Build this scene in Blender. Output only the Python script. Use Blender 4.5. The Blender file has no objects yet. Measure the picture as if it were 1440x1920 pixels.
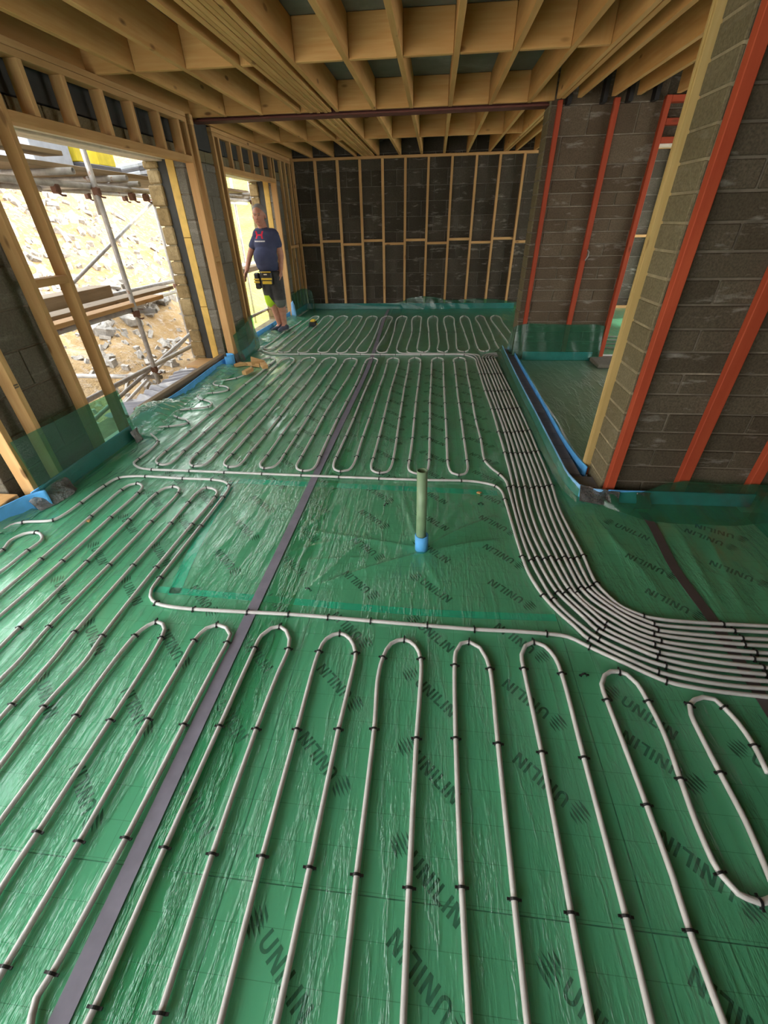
import bpy, bmesh, math, random
import numpy as np
from mathutils import Vector, Matrix, Euler
random.seed(7); rng = np.random.default_rng(7)
S = bpy.context.scene
COL = S.collection
R = math.radians

# ---------------------------------------------------------------- camera, sky, sun, exposure
cam = bpy.data.cameras.new('camera'); camo = bpy.data.objects.new('camera', cam); COL.objects.link(camo)
cam.sensor_fit = 'HORIZONTAL'; cam.sensor_width = 36.0; cam.lens = 36.0 * 788.4 / 1440.0
cam.clip_start = 0.02; cam.clip_end = 200
camo.matrix_world = (Matrix.Translation((0, 0, 1.5)) @ Matrix.Rotation(R(6.54), 4, 'Z')
                     @ Matrix.Rotation(R(55.15), 4, 'X') @ Matrix.Rotation(R(-1.28), 4, 'Z'))
S.camera = camo
W = bpy.data.worlds.new('sky'); S.world = W; W.use_nodes = True
wn = W.node_tree; wn.nodes.clear()
wo = wn.nodes.new('ShaderNodeOutputWorld'); wb = wn.nodes.new('ShaderNodeBackground')
wt = wn.nodes.new('ShaderNodeTexCoord'); wx = wn.nodes.new('ShaderNodeSeparateXYZ'); wr = wn.nodes.new('ShaderNodeValToRGB')
wr.color_ramp.elements[0].position = 0.0; wr.color_ramp.elements[0].color = (1.0, 0.97, 0.92, 1)
wr.color_ramp.elements[1].position = 0.8; wr.color_ramp.elements[1].color = (0.86, 0.94, 1.0, 1)
wn.links.new(wt.outputs['Generated'], wx.inputs[0]); wn.links.new(wx.outputs['Z'], wr.inputs[0])
wn.links.new(wr.outputs[0], wb.inputs[0]); wn.links.new(wb.outputs[0], wo.inputs[0])
wb.inputs[1].default_value = 1.0
sun = bpy.data.lights.new('sun', 'SUN'); sun.energy = 0.95; sun.angle = R(4); sun.color = (1.0, 0.95, 0.85)
suno = bpy.data.objects.new('sun', sun); COL.objects.link(suno)
suno.rotation_euler = Vector((-0.72, -0.25, -0.85)).to_track_quat('-Z', 'Y').to_euler()
S.view_settings.view_transform = 'Standard'; S.view_settings.look = 'None'
S.view_settings.gamma = 1.0; S.view_settings.use_curve_mapping = False
S.view_settings.exposure = 2.9

# ---------------------------------------------------------------- materials
class NT:
    def __init__(s, name):
        s.m = bpy.data.materials.new(name); s.m.use_nodes = True
        s.t = s.m.node_tree; s.t.nodes.clear()
        s.out = s.n('ShaderNodeOutputMaterial')
    def n(s, typ, **kw):
        nd = s.t.nodes.new(typ)
        for k, v in kw.items():
            if k in nd.inputs: nd.inputs[k].default_value = v
            else: setattr(nd, k, v)
        return nd
    def l(s, a, b): s.t.links.new(a, b)
    def bsdf(s, **kw):
        b = s.n('ShaderNodeBsdfPrincipled')
        for k, v in kw.items(): b.inputs[k].default_value = v
        s.l(b.outputs[0], s.out.inputs[0]); return b
    def obj(s, scale=(1, 1, 1), rnd=0.0):
        tc = s.n('ShaderNodeTexCoord'); mp = s.n('ShaderNodeMapping'); mp.inputs['Scale'].default_value = scale
        s.l(tc.outputs['Object'], mp.inputs['Vector'])
        if rnd:
            oi = s.n('ShaderNodeObjectInfo'); mu = s.n('ShaderNodeMath', operation='MULTIPLY'); mu.inputs[1].default_value = rnd
            s.l(oi.outputs['Random'], mu.inputs[0]); s.l(mu.outputs[0], mp.inputs['Location'])
        return mp.outputs[0]
    def world(s, scale=(1, 1, 1)):
        g = s.n('ShaderNodeNewGeometry'); mp = s.n('ShaderNodeMapping'); mp.inputs['Scale'].default_value = scale
        s.l(g.outputs['Position'], mp.inputs['Vector']); return mp.outputs[0]
    def noise(s, vec, scale, detail=4, rough=0.55):
        n = s.n('ShaderNodeTexNoise'); n.inputs['Scale'].default_value = scale
        n.inputs['Detail'].default_value = detail; n.inputs['Roughness'].default_value = rough
        s.l(vec, n.inputs['Vector']); return n.outputs[0]
    def ramp(s, fac, *stops):
        r = s.n('ShaderNodeValToRGB'); e = r.color_ramp.elements
        while len(e) < len(stops): e.new(0.5)
        for k, (p, c) in enumerate(stops): e[k].position = p; e[k].color = (*c, 1) if len(c) == 3 else c
        s.l(fac, r.inputs[0]); return r.outputs[0]
    def mix(s, fac, a, b, mode='MIX'):
        m = s.n('ShaderNodeMix', data_type='RGBA', blend_type=mode)
        for sock, v in ((m.inputs[0], fac), (m.inputs[6], a), (m.inputs[7], b)):
            if hasattr(v, 'is_linked') or hasattr(v, 'links'): s.l(v, sock)
            else: sock.default_value = v if not isinstance(v, tuple) else ((*v, 1) if len(v) == 3 else v)
        return m.outputs[2]
    def math(s, op, a, b=0.0, clamp=False):
        m = s.n('ShaderNodeMath', operation=op); m.use_clamp = clamp
        for sock, v in ((m.inputs[0], a), (m.inputs[1], b)):
            if hasattr(v, 'links'): s.l(v, sock)
            else: sock.default_value = v
        return m.outputs[0]
    def bump(s, h, strength=0.3, dist=0.01):
        b = s.n('ShaderNodeBump'); b.inputs['Strength'].default_value = strength; b.inputs['Distance'].default_value = dist
        s.l(h, b.inputs['Height']); return b.outputs[0]

def plain(name, col, rough=0.6, metal=0.0, spec=0.5):
    t = NT(name); b = t.bsdf(Roughness=rough, Metallic=metal); b.inputs['Specular IOR Level'].default_value = spec
    v = t.noise(t.obj((1, 1, 1), 9), 12)
    lo = tuple(c * 0.85 for c in col); hi = tuple(min(1, c * 1.12) for c in col)
    t.l(t.ramp(v, (0.3, lo), (0.7, hi)), b.inputs['Base Color']); return t.m

def timber(name, axis, a, b_, knots=True, dirt=None):
    t = NT(name); b = t.bsdf(Roughness=0.7); b.inputs['Specular IOR Level'].default_value = 0.25
    sc = [22, 22, 22]; sc[axis] = 1.6
    v = t.obj(tuple(sc), 40); g = t.noise(v, 1.6, 5, 0.6)
    c = t.ramp(g, (0.25, a), (0.55, tuple((x + y) / 2 for x, y in zip(a, b_))), (0.8, b_))
    big = t.noise(t.obj((1.3, 1.3, 1.3), 30), 1.0, 3)
    c = t.mix(t.ramp(big, (0.4, (0, 0, 0)), (0.75, (0.55,) * 3)), c, tuple(x * 0.62 for x in a))
    if knots:
        k = t.n('ShaderNodeTexVoronoi'); k.inputs['Scale'].default_value = 1.0
        s2 = [7, 7, 7]; s2[axis] = 2.6
        t.l(t.obj(tuple(s2), 25), k.inputs['Vector'])
        c = t.mix(t.ramp(k.outputs['Distance'], (0.07, (0.8,) * 3), (0.13, (0, 0, 0))), c, (0.09, 0.035, 0.012))
    oi = t.n('ShaderNodeObjectInfo')
    c = t.mix(t.math('MULTIPLY', oi.outputs['Random'], 0.5), c, tuple(x * 0.72 for x in a))
    t.l(c, b.inputs['Base Color']); t.l(t.bump(g, 0.15, 0.004), b.inputs['Normal']); return t.m

PINE = [timber('pine_%s' % 'xyz'[k], k, (0.52, 0.28, 0.105), (0.72, 0.47, 0.215)) for k in range(3)]
JOIST = [timber('joist_timber_%s' % 'xyz'[k], k, (0.56, 0.285, 0.085), (0.74, 0.465, 0.19)) for k in range(3)]
RED = [timber('red_treated_%s' % 'xyz'[k], k, (0.36, 0.052, 0.020), (0.48, 0.092, 0.036)) for k in range(3)]
YPOST = timber('pale_pine', 2, (0.50, 0.34, 0.115), (0.64, 0.47, 0.21))
OLDW = [timber('weathered_timber_%s' % 'xyz'[k], k, (0.24, 0.17, 0.10), (0.40, 0.31, 0.20)) for k in range(3)]

def blockmat(name, c0, c1, white=0.35, bumps=0.5):
    t = NT(name); b = t.bsdf(Roughness=0.95); b.inputs['Specular IOR Level'].default_value = 0.15
    oi = t.n('ShaderNodeObjectInfo')
    c = t.ramp(oi.outputs['Random'], (0.0, c0), (0.5, tuple((x + y) / 2 for x, y in zip(c0, c1))), (1.0, c1))
    wv = t.world(); n1 = t.noise(wv, 90, 5, 0.7); n2 = t.noise(wv, 3.5, 4, 0.6)
    c = t.mix(t.ramp(n1, (0.35, (0.6,) * 3), (0.62, (0,) * 3)), c, tuple(x * 0.45 for x in c0))
    c = t.mix(t.ramp(n2, (0.45, (0,) * 3), (0.75, (0.4,) * 3)), c, tuple(x * 0.55 for x in c0))
    st = t.noise(t.world((2.2, 2.2, 9)), 1.7, 5, 0.65)
    c = t.mix(t.math('MULTIPLY', t.ramp(st, (0.58, (0,) * 3), (0.74, (1,) * 3)), white), c, (0.5, 0.47, 0.42))
    t.l(c, b.inputs['Base Color']); t.l(t.bump(n1, bumps, 0.008), b.inputs['Normal']); return t.m

BLK = blockmat('dark_concrete_block', (0.088, 0.070, 0.046), (0.140, 0.114, 0.078), 0.45)
BLKP = blockmat('brown_concrete_block', (0.110, 0.078, 0.050), (0.160, 0.122, 0.082), 0.4)
BLKB = blockmat('back_wall_block', (0.070, 0.060, 0.046), (0.115, 0.100, 0.078), 0.5)
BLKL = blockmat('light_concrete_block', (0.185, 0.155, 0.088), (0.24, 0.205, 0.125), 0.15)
BLKG = blockmat('grey_concrete_block', (0.165, 0.148, 0.112), (0.23, 0.212, 0.172), 0.3)
def mortarmat(name, col):
    t = NT(name); b = t.bsdf(Roughness=1.0); wv = t.world()
    n = t.noise(wv, 6, 5, 0.65); n2 = t.noise(wv, 60, 3)
    c = t.ramp(n, (0.3, tuple(x * 0.55 for x in col)), (0.6, col), (0.8, tuple(min(1, x * 1.9) for x in col)))
    t.l(c, b.inputs['Base Color']); t.l(t.bump(n2, 0.6, 0.006), b.inputs['Normal']); return t.m
MORT = mortarmat('mortar', (0.175, 0.145, 0.105)); MORTB = mortarmat('back_mortar', (0.17, 0.155, 0.13)); MORTP = mortarmat('partition_mortar', (0.21, 0.175, 0.13)); MORTL = mortarmat('pale_mortar', (0.31, 0.26, 0.155))

def filmmat(name, tint, body, solid, rough=0.22, crease=1.0):
    t = NT(name); wv = t.world((1.0, 0.18, 1.0))
    n1 = t.noise(wv, 7, 6, 0.65); n2 = t.noise(t.world((1, 0.6, 1)), 26, 4, 0.6); n3 = t.noise(t.world(), 3.0, 3, 0.5)
    r1 = t.math('ABSOLUTE', t.math('SUBTRACT', n1, 0.5)); r2 = t.math('ABSOLUTE', t.math('SUBTRACT', n2, 0.5))
    cr = t.math('SUBTRACT', 0.22, r1); cr = t.math('MAXIMUM', cr, 0.0)
    h = t.math('ADD', t.math('MULTIPLY', t.math('POWER', t.math('MULTIPLY', cr, 4.5), 6.0), 0.55), t.math('MULTIPLY', r2, 0.10))
    h = t.math('ADD', h, t.math('MULTIPLY', n3, 0.8))
    nm = t.bump(h, 0.52 * crease, 0.022)
    tr = t.n('ShaderNodeBsdfTransparent'); tr.inputs[0].default_value = (*tint, 1)
    df = t.n('ShaderNodeBsdfDiffuse'); df.inputs[0].default_value = (*body, 1); t.l(nm, df.inputs['Normal'])
    mx = t.n('ShaderNodeMixShader'); mx.inputs[0].default_value = solid; t.l(tr.outputs[0], mx.inputs[1]); t.l(df.outputs[0], mx.inputs[2])
    gl = t.n('ShaderNodeBsdfGlossy'); gl.inputs['Roughness'].default_value = rough; t.l(nm, gl.inputs['Normal'])
    fr = t.n('ShaderNodeLayerWeight'); t.l(nm, fr.inputs['Normal']); fac = t.math('ADD', .065, t.math('MULTIPLY', t.math('POWER', fr.outputs['Facing'], 3.2), .9))
    m2 = t.n('ShaderNodeMixShader'); t.l(fac, m2.inputs[0]); t.l(mx.outputs[0], m2.inputs[1]); t.l(gl.outputs[0], m2.inputs[2])
    t.l(m2.outputs[0], t.out.inputs[0]); return t.m
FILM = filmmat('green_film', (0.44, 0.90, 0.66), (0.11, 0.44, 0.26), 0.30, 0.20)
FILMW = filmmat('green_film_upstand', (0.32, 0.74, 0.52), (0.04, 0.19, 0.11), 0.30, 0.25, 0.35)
FILMS = filmmat('dull_green_film', (0.5, 0.78, 0.58), (0.17, 0.31, 0.18), 0.5, 0.35, 0.6)
FILMC = filmmat('green_film_crumple', (0.5, 0.92, 0.68), (0.26, 0.70, 0.46), 0.45, 0.12, 1.6)

def boardmat():
    t = NT('foil_faced_board'); b = t.bsdf(Roughness=0.5, Metallic=0.0); wv = t.world()
    sp = t.n('ShaderNodeSeparateXYZ'); t.l(wv, sp.inputs[0])
    def lines(o, off):
        f = t.math('FRACT', t.math('DIVIDE', t.math('ADD', o, off), 0.0938))
        return t.math('LESS_THAN', f, 0.016)
    g = t.math('MAXIMUM', lines(sp.outputs[0], 10 * 0.0938 * 20 + 0.034), lines(sp.outputs[1], 10 * 0.0938 * 20 - 0.432))
    br = t.noise(wv, 0.55, 1)
    c = t.ramp(t.noise(wv, 2.5, 4), (0.3, (0.66, 0.66, 0.62)), (0.7, (0.76, 0.76, 0.72)))
    c = t.mix(t.math('MULTIPLY', g, 0.5), c, (0.10, 0.12, 0.10))
    t.l(c, b.inputs['Base Color']); return t.m
BOARD = boardmat()
INK = plain('dark_print_ink', (0.045, 0.055, 0.05), 0.6)
PIPE = NT('grey_plastic_pipe'); _b = PIPE.bsdf(Roughness=0.34); _v = PIPE.noise(PIPE.world(), 14, 3)
PIPE.l(PIPE.ramp(_v, (0.3, (0.50, 0.48, 0.465)), (0.7, (0.60, 0.58, 0.56))), _b.inputs['Base Color']); PIPE = PIPE.m
CLIP = plain('black_plastic', (0.012, 0.012, 0.013), 0.45)
TAPE = plain('lavender_grey_tape', (0.215, 0.20, 0.25), 0.42)
TAPED = plain('brown_grey_tape', (0.085, 0.07, 0.068), 0.5)
TEAL = plain('teal_tape', (0.0, 0.85, 0.95), 0.5)
BLUE = plain('blue_foam', (0.10, 0.40, 0.80), 0.7)
BLUEP = plain('pale_blue_foam', (0.24, 0.52, 0.86), 0.7)
DPC = plain('dark_grey_block', (0.17, 0.16, 0.16), 0.9)
STEEL = plain('red_oxide_steel', (0.115, 0.028, 0.016), 0.65)
GALV = NT('galvanised_tube'); _b = GALV.bsdf(Roughness=0.55, Metallic=0.25); _v = GALV.noise(GALV.world(), 9, 5, 0.65)
GALV.l(GALV.ramp(_v, (0.35, (0.30, 0.28, 0.26)), (0.62, (0.46, 0.44, 0.42)), (0.72, (0.30, 0.15, 0.07))), _b.inputs['Base Color']); GALV = GALV.m
RUST = plain('rusty_coupler', (0.13, 0.06, 0.035), 0.85)
def foilmat():
    t = NT('crinkled_foil_tape'); b = t.bsdf(Roughness=0.2, Metallic=1.0); b.inputs['Base Color'].default_value = (0.30, 0.29, 0.285, 1)
    t.l(t.bump(t.noise(t.world(), 38, 4, 0.7), 1.0, 0.06), b.inputs['Normal']); return t.m
FOIL = foilmat()
DECK = NT('deck_board'); _b = DECK.bsdf(Roughness=0.9); _v = DECK.noise(DECK.world(), 1.6, 5, 0.6)
DECK.l(DECK.ramp(_v, (0.35, (0.145, 0.15, 0.13)), (0.62, (0.21, 0.215, 0.19)), (0.76, (0.36, 0.36, 0.33))), _b.inputs['Base Color']); DECK = DECK.m
DARKP = plain('dark_panel_and_shade', (0.040, 0.040, 0.036), 0.8)
SOFFIT = plain('pale_steel_lintel', (0.74, 0.66, 0.54), 0.55)
INSY = plain('yellow_cavity_board', (0.62, 0.40, 0.10), 0.8)
def stonemat(name, a, b_):
    t = NT(name); b = t.bsdf(Roughness=0.95); oi = t.n('ShaderNodeObjectInfo'); n = t.noise(t.world(), 14, 6, 0.7)
    c = t.ramp(oi.outputs['Random'], (0, a), (1, b_)); c = t.mix(t.ramp(n, (0.4, (0,) * 3), (0.7, (0.65,) * 3)), c, tuple(x * 0.4 for x in a))
    t.l(c, b.inputs['Base Color']); t.l(t.bump(n, 0.9, 0.03), b.inputs['Normal']); return t.m
QUOIN = stonemat('honey_stone', (0.30, 0.205, 0.085), (0.44, 0.33, 0.17))
RUBBLE = stonemat('grey_rubble', (0.19, 0.17, 0.145), (0.40, 0.36, 0.31))
EARTH = NT('excavated_earth'); _b = EARTH.bsdf(Roughness=1.0); _w = EARTH.world()
_n = EARTH.noise(_w, 1.1, 6, 0.7); _n2 = EARTH.noise(_w, 8, 5, 0.7)
_c = EARTH.ramp(_n, (0.3, (0.22, 0.125, 0.042)), (0.55, (0.31, 0.20, 0.085)), (0.75, (0.36, 0.275, 0.19)))
_c = EARTH.mix(EARTH.ramp(_n2, (0.5, (0,) * 3), (0.72, (0.7,) * 3)), _c, (0.40, 0.35, 0.30))
EARTH.l(_c, _b.inputs['Base Color']); EARTH.l(EARTH.bump(_n2, 1.0, 0.12), _b.inputs['Normal']); EARTH = EARTH.m
GRASS = NT('lime_grass'); _b = GRASS.bsdf(Roughness=1.0); _w = GRASS.world()
GRASS.l(GRASS.ramp(GRASS.noise(_w, 1.4, 6, 0.7), (0.3, (0.24, 0.26, 0.04)), (0.6, (0.42, 0.40, 0.07)), (0.8, (0.5, 0.42, 0.2))), _b.inputs['Base Color'])
GRASS.l(GRASS.bump(GRASS.noise(_w, 12, 5), 1.0, 0.1), _b.inputs['Normal']); GRASS = GRASS.m

# ---------------------------------------------------------------- builders
def link(o, parent=None):
    COL.objects.link(o)
    if parent is not None: o.parent = parent
    return o
def tag(o, label=None, cat=None, group=None, kind=None):
    if label: o['label'] = label
    if cat: o['category'] = cat
    if group: o['group'] = group
    if kind: o['kind'] = kind
    return o
def empty(name, loc, label, cat, group=None):
    o = bpy.data.objects.new(name, None); o.location = loc; o.empty_display_size = 0.1
    COL.objects.link(o); return tag(o, label, cat, group)
def structure(name, loc=(0, 0, 0)):
    o = bpy.data.objects.new(name, None); o.location = loc; COL.objects.link(o); o['kind'] = 'structure'; return o
def mesh_obj(name, verts, faces, mat, parent=None, smooth=False, loc=(0, 0, 0)):
    me = bpy.data.meshes.new(name); me.from_pydata([tuple(v) for v in verts], [], [tuple(f) for f in faces]); me.update()
    if smooth: me.shade_smooth()
    me.materials.append(mat)
    o = bpy.data.objects.new(name, me); o.location = loc
    return link(o, parent)
def bm_obj(name, bm, mat, parent=None, smooth=False, loc=(0, 0, 0)):
    bmesh.ops.recalc_face_normals(bm, faces=bm.faces[:])
    me = bpy.data.meshes.new(name); bm.to_mesh(me); bm.free()
    if smooth: me.shade_smooth()
    me.materials.append(mat); o = bpy.data.objects.new(name, me); o.location = loc
    return link(o, parent)
_cache = {}
def box_mesh(dx, dy, dz, mat, bev=0.0, key='box'):
    k = (round(dx, 3), round(dy, 3), round(dz, 3), mat.name, bev)
    if k not in _cache:
        bm = bmesh.new(); bmesh.ops.create_cube(bm, size=1.0)
        bmesh.ops.scale(bm, vec=(dx, dy, dz), verts=bm.verts[:])
        if bev: bmesh.ops.bevel(bm, geom=bm.edges[:], offset=bev, segments=1, affect='EDGES')
        me = bpy.data.meshes.new(key); bm.to_mesh(me); bm.free(); me.materials.append(mat); _cache[k] = me
    return _cache[k]
def ploc(parent): return parent.location if parent is not None else Vector((0, 0, 0))
def box(name, lo, hi, mat, parent=None, bev=0.003, rot=None):
    lo = Vector(lo); hi = Vector(hi); d = hi - lo; c = (lo + hi) / 2
    if isinstance(mat, list): mat = mat[max(range(3), key=lambda k: d[k])]
    o = bpy.data.objects.new(name, box_mesh(d.x, d.y, d.z, mat, bev, name)); o.location = c - (ploc(parent) if parent is not None else Vector((0, 0, 0)))
    if rot: o.rotation_euler = rot
    return link(o, parent)
def bar(name, a, b, w, h, mat, parent=None, bev=0.002, up=(0, 0, 1)):
    """rectangular timber from a to b"""
    a = Vector(a); b = Vector(b); d = b - a; L = d.length
    if isinstance(mat, list): mat = mat[0]
    o = bpy.data.objects.new(name, box_mesh(L, w, h, mat, bev, name))
    x = d.normalized(); y = Vector(up).cross(x).normalized(); z = x.cross(y)
    M = Matrix((x, y, z)).transposed().to_4x4(); M.translation = (a + b) / 2 - (ploc(parent) if parent is not None else Vector())
    o.matrix_local = M; return link(o, parent)
def tube_bm(bm, pts, r, seg=8, closed_ends=True, inner=None):
    pts = [Vector(p) for p in pts]; rings = []
    prev = None
    for i, p in enumerate(pts):
        t = (pts[min(i + 1, len(pts) - 1)] - pts[max(i - 1, 0)]).normalized()
        if prev is None:
            up = Vector((0, 0, 1)) if abs(t.z) < 0.9 else Vector((1, 0, 0))
            u = up.cross(t).normalized()
        else: u = (prev - t * prev.dot(t)).normalized()
        prev = u; v = t.cross(u)
        rr = r[i] if isinstance(r, (list, tuple)) else r
        rings.append([bm.verts.new(p + (u * math.cos(2 * math.pi * k / seg) + v * math.sin(2 * math.pi * k / seg)) * rr) for k in range(seg)])
    for a, b in zip(rings, rings[1:]):
        for k in range(seg): bm.faces.new((a[k], a[(k + 1) % seg], b[(k + 1) % seg], b[k]))
    if closed_ends: bm.faces.new(rings[0][::-1]); bm.faces.new(rings[-1])
    return rings
def tube(name, pts, r, mat, parent=None, seg=12, ends=True):
    bm = bmesh.new(); off = ploc(parent) if parent is not None else Vector()
    tube_bm(bm, [Vector(p) - off for p in pts], r, seg, ends)
    return bm_obj(name, bm, mat, parent, True)
def hollow(name, a, b, ro, ri, mat, parent=None, seg=16, label=None):
    """open tube with wall thickness"""
    a = Vector(a); b = Vector(b); off = ploc(parent) if parent is not None else Vector(); a -= off; b -= off
    t = (b - a).normalized(); up = Vector((0, 0, 1)) if abs(t.z) < 0.9 else Vector((1, 0, 0)); u = up.cross(t).normalized(); v = t.cross(u)
    bm = bmesh.new(); rg = []
    for p, r in ((a, ro), (b, ro), (b, ri), (a, ri)):
        rg.append([bm.verts.new(p + (u * math.cos(2 * math.pi * k / seg) + v * math.sin(2 * math.pi * k / seg)) * r) for k in range(seg)])
    for i in range(4):
        A, B = rg[i], rg[(i + 1) % 4]
        for k in range(seg): bm.faces.new((A[k], A[(k + 1) % seg], B[(k + 1) % seg], B[k]))
    o = bm_obj(name, bm, mat, parent, True)
    m = o.data; 
    return o
def catmull(pts, step=0.03):
    P = [np.array(p, float) for p in pts]; out = []
    P = [2 * P[0] - P[1]] + P + [2 * P[-1] - P[-2]]
    for i in range(1, len(P) - 2):
        p0, p1, p2, p3 = P[i - 1:i + 3]
        d = np.linalg.norm(p2 - p1); n = max(1, min(12, int(d / step)))
        t0 = 0.0; t1 = t0 + max(np.linalg.norm(p1 - p0), 1e-4) ** 0.5; t2 = t1 + max(d, 1e-4) ** 0.5; t3 = t2 + max(np.linalg.norm(p3 - p2), 1e-4) ** 0.5
        straight = np.dot(p1 - p0, p2 - p1) / (np.linalg.norm(p1 - p0) * d + 1e-9) > 0.997 and np.dot(p3 - p2, p2 - p1) / (np.linalg.norm(p3 - p2) * d + 1e-9) > 0.997
        if straight: n = min(n, 2)
        for k in range(n):
            t = t1 + (t2 - t1) * k / n
            A1 = (t1 - t) / (t1 - t0) * p0 + (t - t0) / (t1 - t0) * p1; A2 = (t2 - t) / (t2 - t1) * p1 + (t - t1) / (t2 - t1) * p2; A3 = (t3 - t) / (t3 - t2) * p2 + (t - t2) / (t3 - t2) * p3
            B1 = (t2 - t) / (t2 - t0) * A1 + (t - t0) / (t2 - t0) * A2; B2 = (t3 - t) / (t3 - t1) * A2 + (t - t1) / (t3 - t1) * A3
            out.append((t2 - t) / (t2 - t1) * B1 + (t - t1) / (t2 - t1) * B2)
    out.append(P[-2]); return out

# ---------------------------------------------------------------- setting: floor, boards, print
floor = box('floor', (-3.06, -2.6, -0.25), (5.2, 9.8, -0.09), BLKG, None, 0); tag(floor, kind='structure')
L0 = floor.location
def word_mesh(name, logo=True):
    """U N I L I N in bold strokes, logo of stacked blades at the origin, word running along +x"""
    bm = bmesh.new()
    def poly(pts):
        vs = [bm.verts.new((x, y, 0.0)) for x, y in pts]; bm.faces.new(vs)
    H = 0.045; s = 0.0085; y0 = -H / 2
    def stem(x): poly([(x, y0), (x + s, y0), (x + s, y0 + H), (x, y0 + H)])
    def Nn(x, w=0.034):
        stem(x); stem(x + w - s); poly([(x + s * 0.15, y0 + H), (x + s * 1.25, y0 + H), (x + w - s * 0.15, y0), (x + w - s * 1.25, y0)][::-1])
    x = 0.042; w = 0.033; r = w / 2
    poly([(x, y0 + r), (x + s, y0 + r), (x + s, y0 + H), (x, y0 + H)]); poly([(x + w - s, y0 + r), (x + w, y0 + r), (x + w, y0 + H), (x + w - s, y0 + H)])
    n = 8
    for k in range(n):
        a, b = math.pi + math.pi * k / n, math.pi + math.pi * (k + 1) / n
        poly([(x + r + r * math.cos(a), y0 + r + r * math.sin(a)), (x + r + r * math.cos(b), y0 + r + r * math.sin(b)),
              (x + r + (r - s) * math.cos(b), y0 + r + (r - s) * math.sin(b)), (x + r + (r - s) * math.cos(a), y0 + r + (r - s) * math.sin(a))])
    x += w + 0.0085; Nn(x); x += 0.034 + 0.0085; stem(x); x += s + 0.0085
    stem(x); poly([(x + s, y0), (x + 0.027, y0), (x + 0.027, y0 + s), (x + s, y0 + s)]); x += 0.027 + 0.006
    stem(x); x += s + 0.0085; Nn(x)
    if logo:
        for k, (v, u0, u1, w) in enumerate(((-.024, -.030, .022, .0050), (-.012, -.034, .030, .0042), (.0, -.030, .034, .0042), (.012, -.022, .030, .0040), (.024, -.012, .026, .0038))):
            m = (u0 + u1) / 2; poly([(u0, v + .009), (m - .006, v - w + .003), (m + .006, v - w - .001), (u1, v - .009), (m + .008, v + w - .002), (m - .008, v + w + .002)])
    bmesh.ops.recalc_face_normals(bm, faces=bm.faces[:])
    for f in bm.faces:
        if f.normal.z < 0: f.normal_flip()
    me = bpy.data.meshes.new(name); bm.to_mesh(me); bm.free(); me.materials.append(INK); return me
WORD = word_mesh('wordmark')
# foil faced boards 1.125 x 2.25, joints 3 mm
XB = [-2.75, -1.625, -0.5, 0.625, 1.75, 2.875, 4.0, 5.1]; YB = [-2.5, -1.919, 0.331, 2.581, 4.831, 7.081, 9.33, 9.75]
boards = {}
for i, (xa, xb) in enumerate(zip(XB, XB[1:])):
    for j, (ya, yb) in enumerate(zip(YB, YB[1:])):
        boards[i, j] = box('insulation_board', (xa + .0015, ya + .0015, -0.09), (xb - .0015, yb - .0015, -0.004), BOARD, floor, 0)
def board_at(x, y):
    i = max(k for k in range(len(XB) - 1) if XB[k] <= x); j = max(k for k in range(len(YB) - 1) if YB[k] <= y); return boards[i, j]
def wordmark(x, y, ang):
    b = board_at(x, y); o = bpy.data.objects.new('wordmark', WORD); link(o, b)
    wl = L0 + b.location; o.location = Vector((x, y, -0.0032)) - wl; o.rotation_euler = (0, 0, R(ang))
P_ = 0.2815
cols = [(-0.225, .587, 1), (-0.025, .457, 0), (.515, .583, 1)]                 # middle row of boards
for x, y0, up in cols:
    k = 0
    while y0 + k * P_ < 5.3:
        wordmark(x, y0 + k * P_, 138 if up else -42); k += 1
for x, y0, up in [(-1.88, 1.413, 0), (-1.52, .591, 0), (-0.97, .42, 1), (-0.77, .575, 0)]:
    k = 0
    while y0 + k * P_ < 4.6:
        wordmark(x, y0 + k * P_, 138 if up else -42); k += 1
for x, y, a in [(.905, .402, 140), (.905, .70, 140), (.747, 1.01, -43), (1.262, 1.689, 138), (1.262, 1.428, 138), (1.10, 2.147, -43), (1.102, .834, -43), (1.675, 1.67, 140), (1.78, 2.03, 150),
                (.353, .245, -42), (.353, -.03, -42), (.14, .115, 140), (-.39, .256, -41), (-.39, -.02, -41), (.86, .12, 140), (1.68, 1.95, 140), (-1.16, .10, 138)]:
    wordmark(x, y, a)

# ---------------------------------------------------------------- green membrane sheets
PIPEPTS = np.array([(-0.0, 1.80)])
ridges = [(-.55, 1.44, 0.0, 1.76, .022, .016), (0.02, 1.80, .42, 2.12, .028, .022), (0.03, 1.77, .40, 1.90, .020, .014), (-.55, 1.44, -.32, 1.88, .02, .010),
          (-.60, 1.90, 0.0, 1.80, .02, .007), (-.62, 1.65, -.30, 1.70, .015, .007), (0, 1.83, .06, 2.30, .016, .009), (-.02, 1.83, -.15, 2.35, .016, .008), (.0, 1.76, .10, 1.50, .016, .006),
          (0.02, 1.83, .28, 2.33, .018, .010), (-1.15, 1.55, -1.05, 2.20, .022, .011), (-1.0, 1.60, -.92, 2.25, .018, .010), (-.86, 1.50, -.84, 2.1, .014, .008), (-.68, 1.95, -.55, 2.2, .012, .007), (-.70, 1.72, -.45, 1.86, .014, .007),
          (1.15, 1.50, 1.05, 2.05, .03, .012), (1.36, 1.42, 1.46, 2.1, .02, .012), (1.44, 1.36, 1.60, 2.05, .02, .012), (1.52, 1.34, 1.8, 1.95, .02, .010), (.62, 1.72, .72, 2.25, .02, .008)]
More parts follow.
